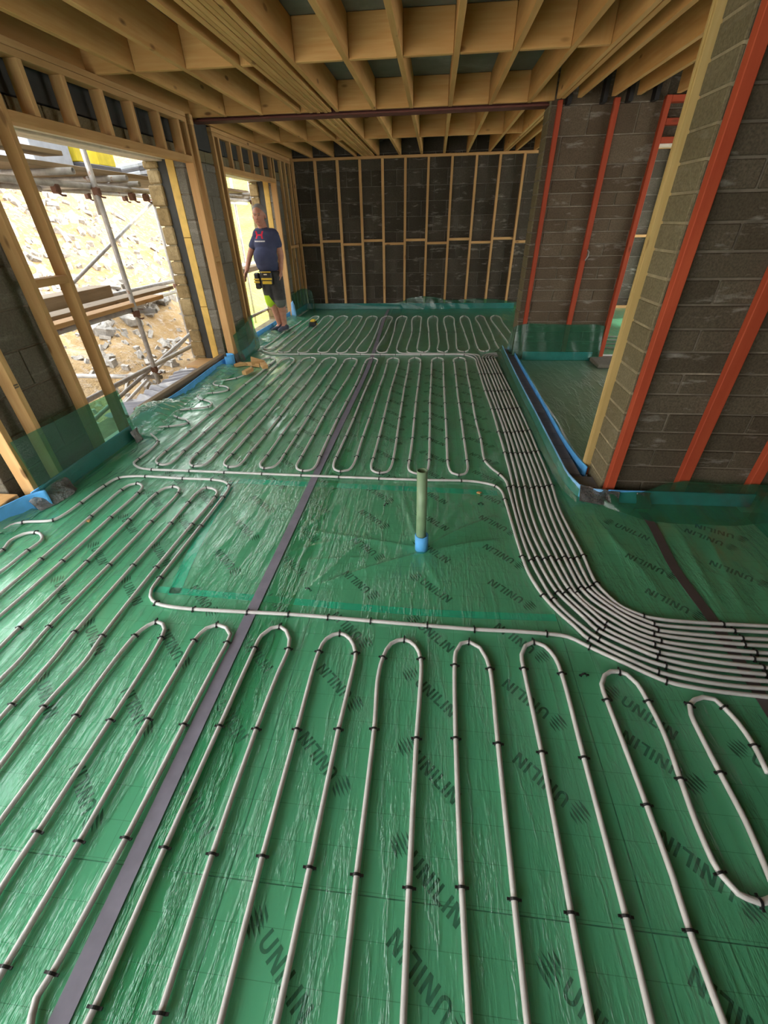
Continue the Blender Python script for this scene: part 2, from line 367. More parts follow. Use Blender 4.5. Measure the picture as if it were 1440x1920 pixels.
for k in range(46):
    x = rng.uniform(-2.3, -.85); y = rng.uniform(.2, 2.3); a = R(rng.uniform(78, 112)); l = rng.uniform(.12, .5)
    ridges.append((x, y, x + l * math.cos(a), y + l * math.sin(a), rng.uniform(.008, .02), rng.uniform(.002, .0045)))
for k in range(60):
    x = rng.uniform(-2.4, .9); y = rng.uniform(2.6, 5.6); a = R(rng.uniform(60, 120)); l = rng.uniform(.15, .6)
    ridges.append((x, y, x + l * math.cos(a), y + l * math.sin(a), rng.uniform(.01, .025), rng.uniform(.002, .004)))
for k in range(26):
    x = rng.uniform(-.6, 1.3); y = rng.uniform(.1, 1.2); a = R(rng.uniform(82, 98)); l = rng.uniform(.15, .5)
    ridges.append((x, y, x + l * math.cos(a), y + l * math.sin(a), rng.uniform(.005, .01), rng.uniform(.0015, .003)))
def film_height(X, Y):
    Z = np.zeros_like(X)
    for i_, (x1, y1, x2, y2, w, h) in enumerate(ridges):
        if i_ < 10: h *= 1.7; w *= .8
        elif i_ < 20: h *= 1.35
        dx, dy = x2 - x1, y2 - y1; L2 = dx * dx + dy * dy
        sel = (X > min(x1, x2) - 4 * w) & (X < max(x1, x2) + 4 * w) & (Y > min(y1, y2) - 4 * w) & (Y < max(y1, y2) + 4 * w)
        if not sel.any(): continue
        xs, ys = X[sel], Y[sel]; t = np.clip(((xs - x1) * dx + (ys - y1) * dy) / L2, 0, 1)
        d = np.hypot(xs - x1 - t * dx, ys - y1 - t * dy)
        Z[sel] = np.maximum(Z[sel], h * np.exp(-(d / w) ** 1.4) * (0.35 + 0.65 * np.sin(np.pi * np.clip(t, .05, .95))))
    return Z
def grid_mesh(name, xs, ys, zf, mat, loc=(0, 0, 0), cut=None):
    X, Y = np.meshgrid(xs, ys); Z = zf(X, Y); V = np.stack([X, Y, Z], -1).reshape(-1, 3); nx = len(xs)
    i = np.arange(nx - 1); j = np.arange(len(ys) - 1); I, J = np.meshgrid(i, j); a = (J * nx + I).ravel()
    F = np.stack([a, a + 1, a + nx + 1, a + nx], -1)
    if cut is not None:
        c = V[F].mean(1); F = F[~cut(c[:, 0], c[:, 1])]
    me = bpy.data.meshes.new(name); me.vertices.add(len(V)); me.vertices.foreach_set('co', V.ravel().astype(np.float32))
    me.loops.add(F.size); me.loops.foreach_set('vertex_index', F.ravel().astype(np.int32))
    me.polygons.add(len(F)); me.polygons.foreach_set('loop_start', np.arange(0, F.size, 4, dtype=np.int32)); me.update(calc_edges=True); me.validate()
    me.shade_smooth(); me.materials.append(mat); o = bpy.data.objects.new(name, me); o.location = loc; return link(o)
def ax(a, b, s): return np.linspace(a, b, max(2, int(round((b - a) / s)) + 1))
def warp(c, amp, seed):
    rs = np.random.default_rng(seed); ph = rs.uniform(0, 6, 3)
    return lambda Y: c + amp * (np.sin(1.3 * Y + ph[0]) + .5 * np.sin(3.1 * Y + ph[1]))
ysA = np.concatenate([ax(-2.4, 0, .08)[:-1], ax(0, 3.0, .012)[:-1], ax(3.0, 6.2, .025)[:-1], ax(6.2, 9.36, .05)])
fm = grid_mesh('membrane_sheet', np.concatenate([ax(-2.52, -.95, .018)[:-1], ax(-.95, -.60, .02)]), ysA, lambda X, Y: film_height(X, Y) * .999 - .0012, FILM)
tag(fm, 'glossy green plastic membrane sheet left of the long lavender tape line', 'membrane', 'membrane sheets')
fm = grid_mesh('membrane_sheet', np.concatenate([ax(-.79, 1.92, .012)]), ysA, lambda X, Y: film_height(X, Y), FILM, cut=lambda x, y: (np.hypot(x, y - 1.8) < .03) | ((x > .955) & (y > 2.43) & (y < 5.97)))
tag(fm, 'wrinkled green plastic membrane sheet right of the lavender tape, around the standpipe', 'membrane', 'membrane sheets')
fm = grid_mesh('membrane_sheet', ax(1.92, 4.6, .1), ax(-2.4, 2.3, .1), lambda X, Y: 0 * X, FILM)
tag(fm, 'green membrane sheet beyond the right edge where the pipe bundle runs off', 'membrane', 'membrane sheets')
fm = grid_mesh('membrane_sheet', ax(1.09, 4.6, .03), ax(2.75, 5.62, .03), lambda X, Y: .003 * np.sin(9 * Y + 4 * np.sin(2 * X)) * np.sin(2.2 * X + 1), FILMS)
tag(fm, 'plain dull green membrane in the small side room behind the block pier', 'membrane', 'membrane sheets')
fm = grid_mesh('membrane_sheet', ax(1.92, 4.6, .08), ax(5.95, 9.36, .08), lambda X, Y: 0 * X, FILM)
tag(fm, 'green membrane of the far room seen through the red framed doorway', 'membrane', 'membrane sheets')

def strip_floor(name, pts, w, z, mat, label, cat, group=None, th=0.0012):
    """thin tape following a floor polyline"""
    c = catmull([(x, y, 0) for x, y in pts], .06); bm = bmesh.new(); rows = []
    for i, p in enumerate(c):
        t = np.array(c[min(i + 1, len(c) - 1)]) - np.array(c[max(i - 1, 0)]); t /= np.linalg.norm(t); nrm = np.array((-t[1], t[0], 0))
        zz = z + float(film_height(np.array([p[0]]), np.array([p[1]]))[0]) if z > 0 else z
        row = []
        for s, dz in ((-1, 0), (1, 0), (1, th), (-1, th)): q = np.array(p) + nrm * s * w / 2; row.append(bm.verts.new((q[0], q[1], zz + dz)))
        rows.append(row)
    for a, b in zip(rows, rows[1:]):
        for k in range(4): bm.faces.new((a[k], a[(k + 1) % 4], b[(k + 1) % 4], b[k]))
    bm.faces.new(rows[0]); bm.faces.new(rows[-1][::-1])
    return tag(bm_obj(name, bm, mat), label, cat, group)
strip_floor('seam_tape', [(-.782, -.6), (-.782, .04), (-.785, .66), (-.782, 1.28), (-.78, 1.9), (-.781, 2.53), (-.765, 3.9), (-.755, 5.2), (-.80, 6.6), (-.865, 8.1), (-.88, 9.3)], .05, .0022, TAPE,
            'long straight lavender grey tape running down the floor to the back wall', 'tape', 'seam tapes')
strip_floor('seam_tape', [(1.33, 2.25), (1.335, 2.12), (1.31, 1.9), (1.295, 1.74), (1.30, 1.55), (1.307, 1.40), (1.30, 1.2), (1.29, .98), (1.28, .7)], .05, .0022, TAPED,
            'short brown grey tape on the floor crossing under the pipe bundle at right', 'tape', 'seam tapes')
strip_floor('edge_tape', [(-1.35, 2.43), (-1.31, 1.95), (-1.25, 1.55), (-1.21, 1.36)], .06, -.0032, TEAL, 'teal tape band running towards the viewer on the left of the bare rectangle', 'tape', 'teal bands under the film')
strip_floor('edge_tape', [(-1.33, 1.385), (-.69, 1.365), (0, 1.345), (.62, 1.365)], .04, -.0032, TEAL, 'teal tape band crossing the floor in front of the green standpipe', 'tape', 'teal bands under the film')
strip_floor('edge_tape', [(-1.31, 2.45), (-.7, 2.44), (0, 2.43), (.48, 2.42)], .06, -.0032, TEAL, 'teal tape band crossing the floor behind the green standpipe', 'tape', 'teal bands under the film')

# ---------------------------------------------------------------- block walls
def block_face(wall, axis, fixed, depth, a0, a1, z0, z1, ch, bl, mat, mort=.01, skip=None, off=0.0, jit=.004, half=True, sgn=1):
    """courses of blocks on a face. axis 0: wall runs along X at y=fixed; axis 1: runs along Y at x=fixed. depth goes away (sgn) from the face"""
    z = z0; r = 0; n = 0
    while z < z1 - .02:
        top = min(z + ch, z1); a = a0 - ((bl / 2) if (half and r % 2) else 0) - off
        while a < a1 - .01:
            lo, hi = max(a, a0), min(a + bl - mort, a1)
            if hi - lo > .03 and not (skip and skip((lo + hi) / 2, (z + top) / 2)):
                d = random.uniform(0, jit); f0 = fixed + sgn * d; f1 = fixed + sgn * depth
                if axis == 0: box('block', (lo, min(f0, f1), z), (hi, max(f0, f1), top - mort), mat, wall, .004)
                else: box('block', (min(f0, f1), lo, z), (max(f0, f1), hi, top - mort), mat, wall, .004)
                n += 1
            a += bl
        z += ch; r += 1
    return n
wb_ = structure('wall_back', (0, 9.5, 0))
block_face(wb_, 0, 9.47, .1, -2.75, 4.8, -.05, 2.65, .2265, .45, BLKB, jit=.006)
box('mortar', (-2.75, 9.481, -.09), (4.8, 9.60, 2.65), MORTB, wb_, 0)

wr_ = structure('wall_right', (1.6, 2.6, 0))
block_face(wr_, 0, 2.452, .25, 1.146, 2.3, -.01, 2.62, .1135, .45, BLK, mort=.011, off=.21)
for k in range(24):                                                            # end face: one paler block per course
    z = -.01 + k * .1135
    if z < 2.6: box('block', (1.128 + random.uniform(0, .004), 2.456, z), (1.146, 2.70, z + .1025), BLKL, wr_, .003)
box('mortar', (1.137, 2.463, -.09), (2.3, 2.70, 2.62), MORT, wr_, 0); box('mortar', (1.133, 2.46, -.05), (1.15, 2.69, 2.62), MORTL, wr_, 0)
ws_ = structure('wall_side', (2.2, 2.0, 0))
block_face(ws_, 1, 2.12, .2, 1.62, 2.45, -.01, 2.62, .1135, .45, BLKL, mort=.011)
box('mortar', (2.13, 1.64, -.09), (2.3, 2.45, 2.62), MORTL, ws_, 0)

wp_ = structure('wall_partition', (1.6, 5.8, 0))
block_face(wp_, 0, 5.70, .25, 1.06, 2.10, -.01, 1.93, .1135, .45, BLKP, mort=.011, off=.1)
block_face(wp_, 0, 5.70, .25, 1.06, 2.10, 1.92, 2.62, .2265, .45, BLKP, mort=.011, off=.3)
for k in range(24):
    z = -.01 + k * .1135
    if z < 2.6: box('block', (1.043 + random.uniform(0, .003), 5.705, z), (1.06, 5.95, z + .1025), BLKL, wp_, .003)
box('mortar', (1.049, 5.711, -.09), (2.10, 5.945, 2.62), MORTP, wp_, 0)
block_face(wp_, 0, 5.70, .25, 2.95, 4.8, -.01, 2.62, .2265, .45, BLK); box('mortar', (2.95, 5.711, -.09), (4.8, 5.945, 2.62), MORT, wp_, 0)
block_face(wp_, 0, 5.76, .19, 2.10, 2.95, 2.1, 2.62, .2265, .45, BLK); box('mortar', (2.1, 5.77, 2.1), (2.95, 5.945, 2.62), MORT, wp_, 0)
we_ = structure('wall_end', (4.9, 4, 0))
for a, b in ((-2.6, 3.0), (4.9, 6.2), (8.9, 9.6)): box('mortar', (4.8, a, -.09), (4.9, b, 2.62), MORT, we_, 0)
for a, b in ((3.0, 4.9), (6.2, 8.9)): box('mortar', (4.8, a, -.09), (4.9, b, .25), MORT, we_, 0); box('mortar', (4.8, a, 2.2), (4.9, b, 2.62), MORT, we_, 0)  # openings added out of view to let daylight into the right rooms
wq_ = structure('wall_rear_unseen', (2.5, -2.6, 0)); box('mortar', (-.6, -2.65, -.09), (4.8, -2.55, 2.62), MORT, wq_, 0)  # unseen wall, added and sized to cut the light from behind
block_face(wr_, 0, 2.452, .2, 3.2, 4.8, -.01, 2.62, .2265, .45, BLK); box('mortar', (3.2, 2.463, -.09), (4.8, 2.64, 2.62), MORT, wr_, 0)

# left wall: block leaf, cavity board and honey stone outer leaf, three piers with openings between
wl_ = structure('wall_left', (-2.8, 4.5, 0))
piers = [(2.02, 2.90), (5.42, 6.38), (8.43, 9.60)]
for a, b in piers:
    block_face(wl_, 1, -2.645, .10, a, b, -.05, 2.06, .2265, .45, BLKG, off=.12, sgn=-1)
    box('mortar', (-2.74, a + .008, -.09), (-2.655, b - .008, 2.06), MORT, wl_, 0)
    for z0 in (-.05, .66, 1.37):
        box('cavity_board', (-2.83, a - .005, z0), (-2.745, a + .03, z0 + .705), INSY, wl_, .002); box('cavity_board', (-2.83, b - .03, z0), (-2.745, b + .005, z0 + .705), INSY, wl_, .002)
    box('cavity_shade', (-2.95, a + .02, -.09), (-2.83, b - .02, 2.06), DARKP, wl_, 0)  # dark fill painted as the shadow between stone leaf and yellow board
    z = -.3
    while z < 2.04:                                                           # stones of the outer leaf, uneven courses
        h = random.uniform(.10, .20); y = a - random.uniform(0, .02)
        while y < b:
            l = random.uniform(.18, .36); y1 = min(y + l, b + random.uniform(0, .02))
            if y1 - y > .05:
                o = box('stone', (-3.06 - random.uniform(0, .03), y, z), (-2.93, y1 - .012, min(z + h, 2.06) - .012), QUOIN, wl_, .012)
            y += l
        z += h
    box('mortar', (-3.03, a + .01, -.3), (-2.94, b - .01, 2.06), MORTL, wl_, 0)
# over the openings: brown block course, dark lintel panels, pale steel lintel soffit
y = -2.4
while y < 9.6:
    y1 = min(y + .30, 9.6); box('block', (-2.745, y, 2.065), (-2.645 - random.uniform(0, .004), y1 - .011, 2.165), BLKL, wl_, .004); y += .30
y = -2.4
while y < 9.6:
    y1 = min(y + .9, 9.6); box('lintel_panel', (-2.745, y, 2.175), (-2.652, y1 - .008, 2.66), DARKP, wl_, .003); y += .9
box('outer_leaf', (-3.06, -2.4, 2.13), (-2.76, 9.6, 3.2), MORTL, wl_, 0)
for a, b in ((-2.2, 2.02), (2.90, 5.42), (6.38, 8.43)):
    for x0, x1 in ((-3.05, -2.965), (-2.96, -2.875), (-2.87, -2.75)):
        box('steel_lintel', (x0, a - .1, 2.055 if x0 > -2.9 else 2.04), (x1, b + .1, 2.12), SOFFIT, wl_, .004)
box('outer_leaf', (-3.06, -2.6, -.3), (-2.65, -2.2, 2.06), MORTL, wl_, 0)
for a, b in ((-2.2, 2.02), (2.90, 5.42), (6.38, 8.43)): box('outer_leaf', (-3.06, a, -.5), (-2.66, b, -.02), MORTL, wl_, 0)

# ---------------------------------------------------------------- ceiling: deck boards, joists, blocking
ce = structure('ceiling', (0, 4, 2.62))
xs_ = [-3.06, -1.86, -.66, .52, 1.72, 2.92, 4.9]; ys_ = [-2.6, -.2, 2.2, 4.62, 7.05, 9.6]
for a, b in zip(xs_, xs_[1:]):
    for c, d in zip(ys_, ys_[1:]): box('deck_board', (a + .002, c + .002, 2.622), (b - .002, d - .002, 2.645), DECK, ce, 0)
box('roof_slab', (-3.3, -2.9, 2.66), (5.1, 9.9, 2.75), DARKP, ce, 0)
box('joist', (-2.612, -2.4, 2.402), (-2.572, 9.46, 2.62), JOIST, ce, .003)
joists = [(-2.24, -2.20), (-1.855, -1.815), (-1.46, -1.415), (-1.06, -1.022), (-.685, -.643), (-.312, -.272), (.07, .11), (.46, .50), (.83, .87), (1.08, 1.118), (1.125, 1.163), (1.27, 1.31), (1.575, 1.615), (1.80, 1.84), (2.15, 2.19), (2.53, 2.57), (2.91, 2.95), (3.4, 3.44)]
for a, b in joists:
    right = a > 1.05
    if right: box('joist', (a, -2.4, 2.40), (b, 5.62, 2.62), JOIST, ce, .003)
    else: box('joist', (a, -2.4, 2.40), (b, 5.735, 2.62), JOIST, ce, .003)
    box('joist', (a, 5.9, 2.40), (b, 9.46, 2.62), JOIST, ce, .003)
for k in range(6):                                                            # laminated beam of six plies
    a = -1.33 + k * .0385
    zz = 2.398 + (0, .003, -.002, .002, -.003, .001)[k]
    box('joist', (a, -2.4, zz), (a + .036, 5.735, 2.62), JOIST, ce, .004); box('joist', (a, 5.9, zz), (a + .036, 9.46, 2.62), JOIST, ce, .004)
edges = [(-2.62, -2.58)] + joists[:3] + [(-1.33, -1.10)] + joists[3:10]
for y in (.9, 4.09, 5.69, 7.55):
    for (a, b), (c, d) in zip(edges, edges[1:]):
        if c - b > .06: box('blocking', (b + .002, y, 2.402), (c - .002, y + .042, 2.62), JOIST, ce, .003)
for y in (.9, 4.09):
    for (a, b), (c, d) in zip(joists[10:], joists[11:]):
        if c - b > .06: pass
for x in (1.20, 1.52, 1.75, 1.98): box('joist_hanger', (x - .02, 5.60, 2.36), (x + .02, 5.70, 2.62), CLIP, ce, .002)

# ---------------------------------------------------------------- steel beam across the room
sb = empty('steel_beam', (-.6, 5.8, 2.38), 'red oxide painted steel beam spanning the room under the joists', 'beam')
box('bottom_flange', (-2.62, 5.74, 2.375), (1.30, 5.90, 2.392), STEEL, sb, .002); box('top_flange', (-2.62, 5.74, 2.60), (1.30, 5.90, 2.616), STEEL, sb, .002); box('web', (-2.62, 5.812, 2.392), (1.30, 5.824, 2.60), STEEL, sb, 0)

# ---------------------------------------------------------------- timber stud frames
def frame(name, loc, label): return empty(name, loc, label, 'stud frame', 'timber stud frames')
bf = frame('stud_frame', (-.5, 9.42, 0), 'pale timber stud frame with staggered noggins against the dark back wall')
bx = [-2.58, -2.17, -1.77, -1.37, -.97, -.57, -.17, .235, .645, 1.04, 1.44, 1.84, 2.24, 2.64, 3.04, 3.44, 3.84]
box('top_plate', (-2.6, 9.375, 2.36), (4.6, 9.46, 2.397), PINE, bf, .002); box('bottom_plate', (-2.6, 9.375, 0), (4.6, 9.46, .04), PINE, bf, .002)
for k, x in enumerate(bx):
    box('stud', (x - .02, 9.375, .04), (x + .02, 9.46, 2.36), PINE, bf, .002)
    if k + 1 < len(bx): z = 1.15 if k % 2 else 1.095; box('noggin', (x + .02, 9.385, z), (bx[k + 1] - .02, 9.46, z + .04), PINE, bf, .002)

def left_frame(xf, y0, y1, studs, head, label, cripples, noggins, plate=True):
    f = frame('stud_frame', (xf, (y0 + y1) / 2, 0), label); xb = xf - .088
    box('top_plate', (xb, y0, 2.362), (xf, y1, 2.40), PINE, f, .002); box('top_plate', (xb, y0, 2.322), (xf, y1, 2.36), PINE, f, .002)
    for a, b, zt in studs: box('stud', (xb, a, .002), (xf, b, zt), PINE, f, .002)
    for a, b, z in head: box('header', (xb, a, z), (xf, b, z + .055), PINE, f, .002)
    for y in cripples: box('cripple_stud', (xb, y - .02, 2.066), (xf, y + .02, 2.322), PINE, f, .002)
    for a, b, z in noggins: box('noggin', (xb, a, z), (xf, b, z + .045), PINE, f, .002)
    return f
left_frame(-2.50, .0, 5.40, [(2.06, 2.10, 2.322), (2.28, 2.32, 2.322), (2.735, 2.775, 2.322), (3.055, 3.095, 2.322), (5.36, 5.40, 2.322)], [(3.095, 5.36, 2.01), (.0, 2.06, 2.01)],
           'pale timber stud frame with short cripple studs over the nearest left opening', [3.34, 3.70, 4.09, 4.47, 4.87, 5.22, 1.7, 1.3, .9], [(2.775, 3.055, 1.18)])
left_frame(-2.50, 5.49, 5.55, [(5.50, 5.545, 2.322)], [], 'single tall timber stud standing against the block pier between the left openings', [], [(5.40, 5.50, 1.13)])
left_frame(-2.60, 6.20, 9.37, [(6.21, 6.25, 2.322), (6.345, 6.385, 2.322), (8.385, 8.425, 2.322), (8.78, 8.82, 2.322), (9.02, 9.06, 2.322), (9.30, 9.34, 2.322)], [(6.385, 8.385, 2.01)],
           'timber stud frame around the far left opening where the man stands', [6.70, 7.05, 7.46, 7.87, 8.27], [(8.82, 9.02, 1.09), (9.06, 9.30, 1.09)])

# red treated studs
def red_stud(lo, hi, label):
    o = box('red_stud', lo, hi, RED, None, .003); return tag(o, label, 'stud', 'red treated studs')
red_stud((1.143, 2.40, .03), (1.195, 2.449, 2.60), 'thick red stud on the near corner of the right block wall, beside the pale post')
red_stud((1.555, 2.405, .03), (1.620, 2.449, 2.60), 'red stud in the middle of the dark block wall at the right edge')
red_stud((1.965, 2.405, .03), (2.025, 2.449, 2.60), 'red stud near the inner corner at the far right edge of the picture')
red_stud((2.065, 2.30, .03), (2.118, 2.36, 2.60), 'red stud standing on the pale side wall at the right edge, lowest foot')
red_stud((1.110, 5.655, .0), (1.155, 5.699, 2.40), 'bright red stud at the left end of the middle block partition')
red_stud((1.625, 5.660, .0), (1.680, 5.699, 2.40), 'dark red stud in the middle of the partition with a silver clip')
dr = empty('door_frame', (2.5, 5.72, 0), 'red timber door frame with two short rails above the side doorway', 'door frame')
box('jamb', (2.085, 5.65, .02), (2.135, 5.74, 2.40), RED, dr, .003); box('jamb', (2.93, 5.65, .02), (2.98, 5.74, 2.40), RED, dr, .003)
for z in (2.35, 2.19, 2.055): box('rail', (2.135, 5.65, z), (2.93, 5.74, z + .048), RED, dr, .003)
box('head_lining', (2.135, 5.66, 2.032), (2.93, 5.76, 2.054), SOFFIT, dr, .001)
yp = empty('timber_post', (1.125, 2.70, 0), 'pale yellow double pine post on the edge of the right block pier', 'post')
box('ply', (1.098, 2.712, .05), (1.142, 2.735, 2.60), YPOST, yp, .002); box('ply', (1.098, 2.736, .0), (1.142, 2.760, 2.60), YPOST, yp, .002)
box('foot', (1.096, 2.708, 0.0), (1.144, 2.735, .05), RED[2], yp, .001)
# second room frame seen through the doorway
ff = frame('stud_frame', (3.2, 7.6, 0), 'pinkish timber stud frame inside the room behind the red doorway')
for x in (2.52, 2.80, 3.2): box('stud', (x, 7.6, .0), (x + .04, 7.69, 2.4), PINE, ff, .002)
box('noggin', (2.56, 7.61, 1.02), (2.80, 7.69, 1.06), PINE, ff, .002); box('top_plate', (2.4, 7.6, 2.30), (3.4, 7.69, 2.34), PINE, ff, .002)
th = box('threshold_slab', (1.98, 5.30, .0), (2.95, 5.69, .045), BLKG, None, .006); tag(th, 'grey concrete threshold slab at the foot of the red door frame', 'threshold')

# ---------------------------------------------------------------- edge insulation strips and film upstands
def sheet(name, cols, mat, label, cat, group=None, smooth=True, th=.0015, wob=.0, sub=10, kind=None):
    """ruled sheet: cols = list of (bottom point, top point); finely subdivided with a slight ripple, given real thickness"""
    pts = []
    for i in range(len(cols) - 1):
        for k in range(sub): f = k / sub; pts.append((Vector(cols[i][0]).lerp(Vector(cols[i + 1][0]), f), Vector(cols[i][1]).lerp(Vector(cols[i + 1][1]), f)))
    pts.append((Vector(cols[-1][0]), Vector(cols[-1][1])))
    nv = 8; ph = random.uniform(0, 6); bm = bmesh.new(); rows = []
    for i, (a, b) in enumerate(pts):
        t = (pts[min(i + 1, len(pts) - 1)][0] - pts[max(i - 1, 0)][0]); n = t.cross(b - a).normalized(); row = []
        for k in range(nv + 1):
            f = k / nv; p = a.lerp(b, f) + n * wob * (math.sin(i * .9 + ph + f * 3) * .6 + math.sin(i * .37 + f * 7 + ph) * .6)
            row.append(bm.verts.new(p))
        rows.append(row)
    for r0, r1 in zip(rows, rows[1:]):
        for k in range(nv): bm.faces.new((r0[k], r1[k], r1[k + 1], r0[k + 1]))
    o = bm_obj(name, bm, mat, None, smooth)
    if th:
        md = o.modifiers.new('thickness', 'SOLIDIFY'); md.thickness = th; md.offset = 0
    return tag(o, label, cat, group, kind)
G_U = 'green film turned up the walls'; G_E = 'blue foam edge strips'
# edge strips (foam, 8 mm)
def edge(pts, h, label, mat=BLUE, z0=0.0, lean=0.0):
    c = catmull([(x, y, 0) for x, y in pts], .08) if len(pts) > 2 else [np.array((*p, 0)) for p in pts]
    return sheet('edge_strip', [((p[0], p[1], z0), (p[0] + lean, p[1], z0 + h)) for p in c], mat, label, 'foam strip', G_E, True, .009, .0, 3 if len(pts) > 2 else 8)
edge([(-2.487, 2.02), (-2.487, 3.08)], .115, 'blue foam strip under green film at the foot of the near left stud wall')
edge([(-2.56, 1.70), (-2.54, 1.86), (-2.50, 1.98), (-2.46, 2.03), (-2.42, 2.06)], .115, 'bright blue foam strip curling off the foot of the nearest left stud', BLUE)
edge([(-2.60, 3.12), (-2.58, 3.5), (-2.555, 4.0), (-2.575, 4.5), (-2.60, 5.0), (-2.59, 5.30)], .088, 'bright blue foam strip along the timber sill of the near left opening')
edge([(-2.60, 5.34), (-2.53, 5.34), (-2.485, 5.30), (-2.49, 5.22), (-2.55, 5.17)], .13, 'curled end of blue foam strip beside the left block pier')
edge([(-2.487, 5.40), (-2.50, 5.9), (-2.585, 6.30)], .10, 'blue foam strip under green film below the block pier between the openings')
edge([(-2.66, 6.42), (-2.64, 7.0), (-2.63, 7.6), (-2.64, 8.36)], .12, 'blue foam strip across the far left opening at the feet of the man')
edge([(-2.587, 8.40), (-2.585, 9.36)], .10, 'blue foam strip in the far left corner beyond the opening')
edge([(-2.58, 9.362), (1.6, 9.362)], .10, 'long foam strip at the foot of the back wall')
edge([(2.0, 5.645), (1.5, 5.640), (1.16, 5.645)], .10, 'foam strip under green film along the middle block partition')
edge([(.955, 6.02), (.945, 5.2), (.94, 4.4), (.945, 3.6), (.945, 2.9), (.955, 2.55), (.985, 2.42), (1.06, 2.375), (1.14, 2.36)], .085, 'pale blue foam strip between the pipe bundle and the row of dark blocks', BLUEP)
edge([(1.062, 5.66), (1.058, 5.0), (1.06, 4.3), (1.062, 3.7), (1.055, 3.2), (1.075, 2.8), (1.10, 2.66)], .085, 'bright blue foam strip on the side room edge of the dark block row', BLUE)
edge([(1.14, 2.355), (1.5, 2.36), (2.0, 2.365)], .09, 'foam strip under green film at the foot of the right block wall')
edge([(2.055, 2.36), (2.055, 2.0), (2.06, 1.7)], .09, 'pale blue foam strip at the foot of the side wall, right edge', BLUEP)
cu = sheet('foam_offcut', [((-2.60, 8.30, .0), (-2.59, 8.32, .27)), ((-2.545, 8.31, .03), (-2.56, 8.34, .30)), ((-2.52, 8.335, .0), (-2.54, 8.36, .22))], BLUEP, 'light blue foam offcut standing against the far door jamb behind the man', 'foam offcut', None, True, .01, .004, 4)

# film upstands
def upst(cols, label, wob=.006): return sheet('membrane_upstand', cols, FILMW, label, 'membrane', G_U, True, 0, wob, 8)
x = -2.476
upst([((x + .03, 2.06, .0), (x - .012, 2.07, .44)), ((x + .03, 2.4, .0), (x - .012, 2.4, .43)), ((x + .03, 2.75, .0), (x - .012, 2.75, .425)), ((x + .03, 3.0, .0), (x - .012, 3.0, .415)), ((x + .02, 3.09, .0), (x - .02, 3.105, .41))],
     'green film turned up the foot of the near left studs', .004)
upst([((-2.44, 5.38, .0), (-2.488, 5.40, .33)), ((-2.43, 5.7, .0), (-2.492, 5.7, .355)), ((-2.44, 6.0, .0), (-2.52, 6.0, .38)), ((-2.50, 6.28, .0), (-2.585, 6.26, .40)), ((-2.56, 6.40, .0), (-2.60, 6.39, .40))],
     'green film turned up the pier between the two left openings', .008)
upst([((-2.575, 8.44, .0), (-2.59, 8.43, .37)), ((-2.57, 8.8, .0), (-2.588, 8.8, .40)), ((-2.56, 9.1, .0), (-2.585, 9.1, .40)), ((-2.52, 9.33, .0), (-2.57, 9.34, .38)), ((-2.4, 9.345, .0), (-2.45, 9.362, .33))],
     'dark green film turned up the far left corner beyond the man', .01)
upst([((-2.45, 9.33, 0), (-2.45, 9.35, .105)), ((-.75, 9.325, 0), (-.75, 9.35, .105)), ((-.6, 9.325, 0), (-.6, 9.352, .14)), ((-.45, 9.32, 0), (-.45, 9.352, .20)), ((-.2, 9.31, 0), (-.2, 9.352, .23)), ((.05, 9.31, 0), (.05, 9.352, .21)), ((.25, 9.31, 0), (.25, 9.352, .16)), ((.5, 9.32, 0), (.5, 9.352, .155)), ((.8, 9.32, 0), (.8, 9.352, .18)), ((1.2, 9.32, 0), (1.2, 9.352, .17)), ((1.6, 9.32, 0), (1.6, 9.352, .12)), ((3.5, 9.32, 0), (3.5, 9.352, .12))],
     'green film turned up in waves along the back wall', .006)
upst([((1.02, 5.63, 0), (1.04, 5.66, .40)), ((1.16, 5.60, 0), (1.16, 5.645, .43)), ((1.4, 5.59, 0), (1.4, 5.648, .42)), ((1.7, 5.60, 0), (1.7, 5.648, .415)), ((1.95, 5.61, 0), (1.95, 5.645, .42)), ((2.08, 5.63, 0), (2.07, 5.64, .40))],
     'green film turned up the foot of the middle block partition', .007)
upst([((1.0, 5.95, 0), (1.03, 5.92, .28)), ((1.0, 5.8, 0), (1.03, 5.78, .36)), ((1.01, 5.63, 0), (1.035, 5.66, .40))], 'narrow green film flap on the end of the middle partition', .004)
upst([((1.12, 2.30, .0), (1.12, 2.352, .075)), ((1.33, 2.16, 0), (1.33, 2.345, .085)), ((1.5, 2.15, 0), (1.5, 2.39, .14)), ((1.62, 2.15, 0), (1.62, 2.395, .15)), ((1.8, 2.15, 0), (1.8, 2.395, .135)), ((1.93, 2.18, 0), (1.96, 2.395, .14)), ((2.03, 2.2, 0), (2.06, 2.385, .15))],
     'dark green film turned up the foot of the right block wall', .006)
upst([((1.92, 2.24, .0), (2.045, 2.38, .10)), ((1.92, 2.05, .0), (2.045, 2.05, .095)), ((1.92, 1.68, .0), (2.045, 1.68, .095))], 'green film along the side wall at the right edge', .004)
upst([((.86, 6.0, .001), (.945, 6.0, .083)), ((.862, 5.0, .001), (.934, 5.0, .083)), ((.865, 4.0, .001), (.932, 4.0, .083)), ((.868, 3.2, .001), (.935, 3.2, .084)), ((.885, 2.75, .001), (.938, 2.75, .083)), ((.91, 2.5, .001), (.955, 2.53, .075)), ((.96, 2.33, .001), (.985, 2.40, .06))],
     'bright green film sloping up to the pale blue strip beside the bundle', .003)
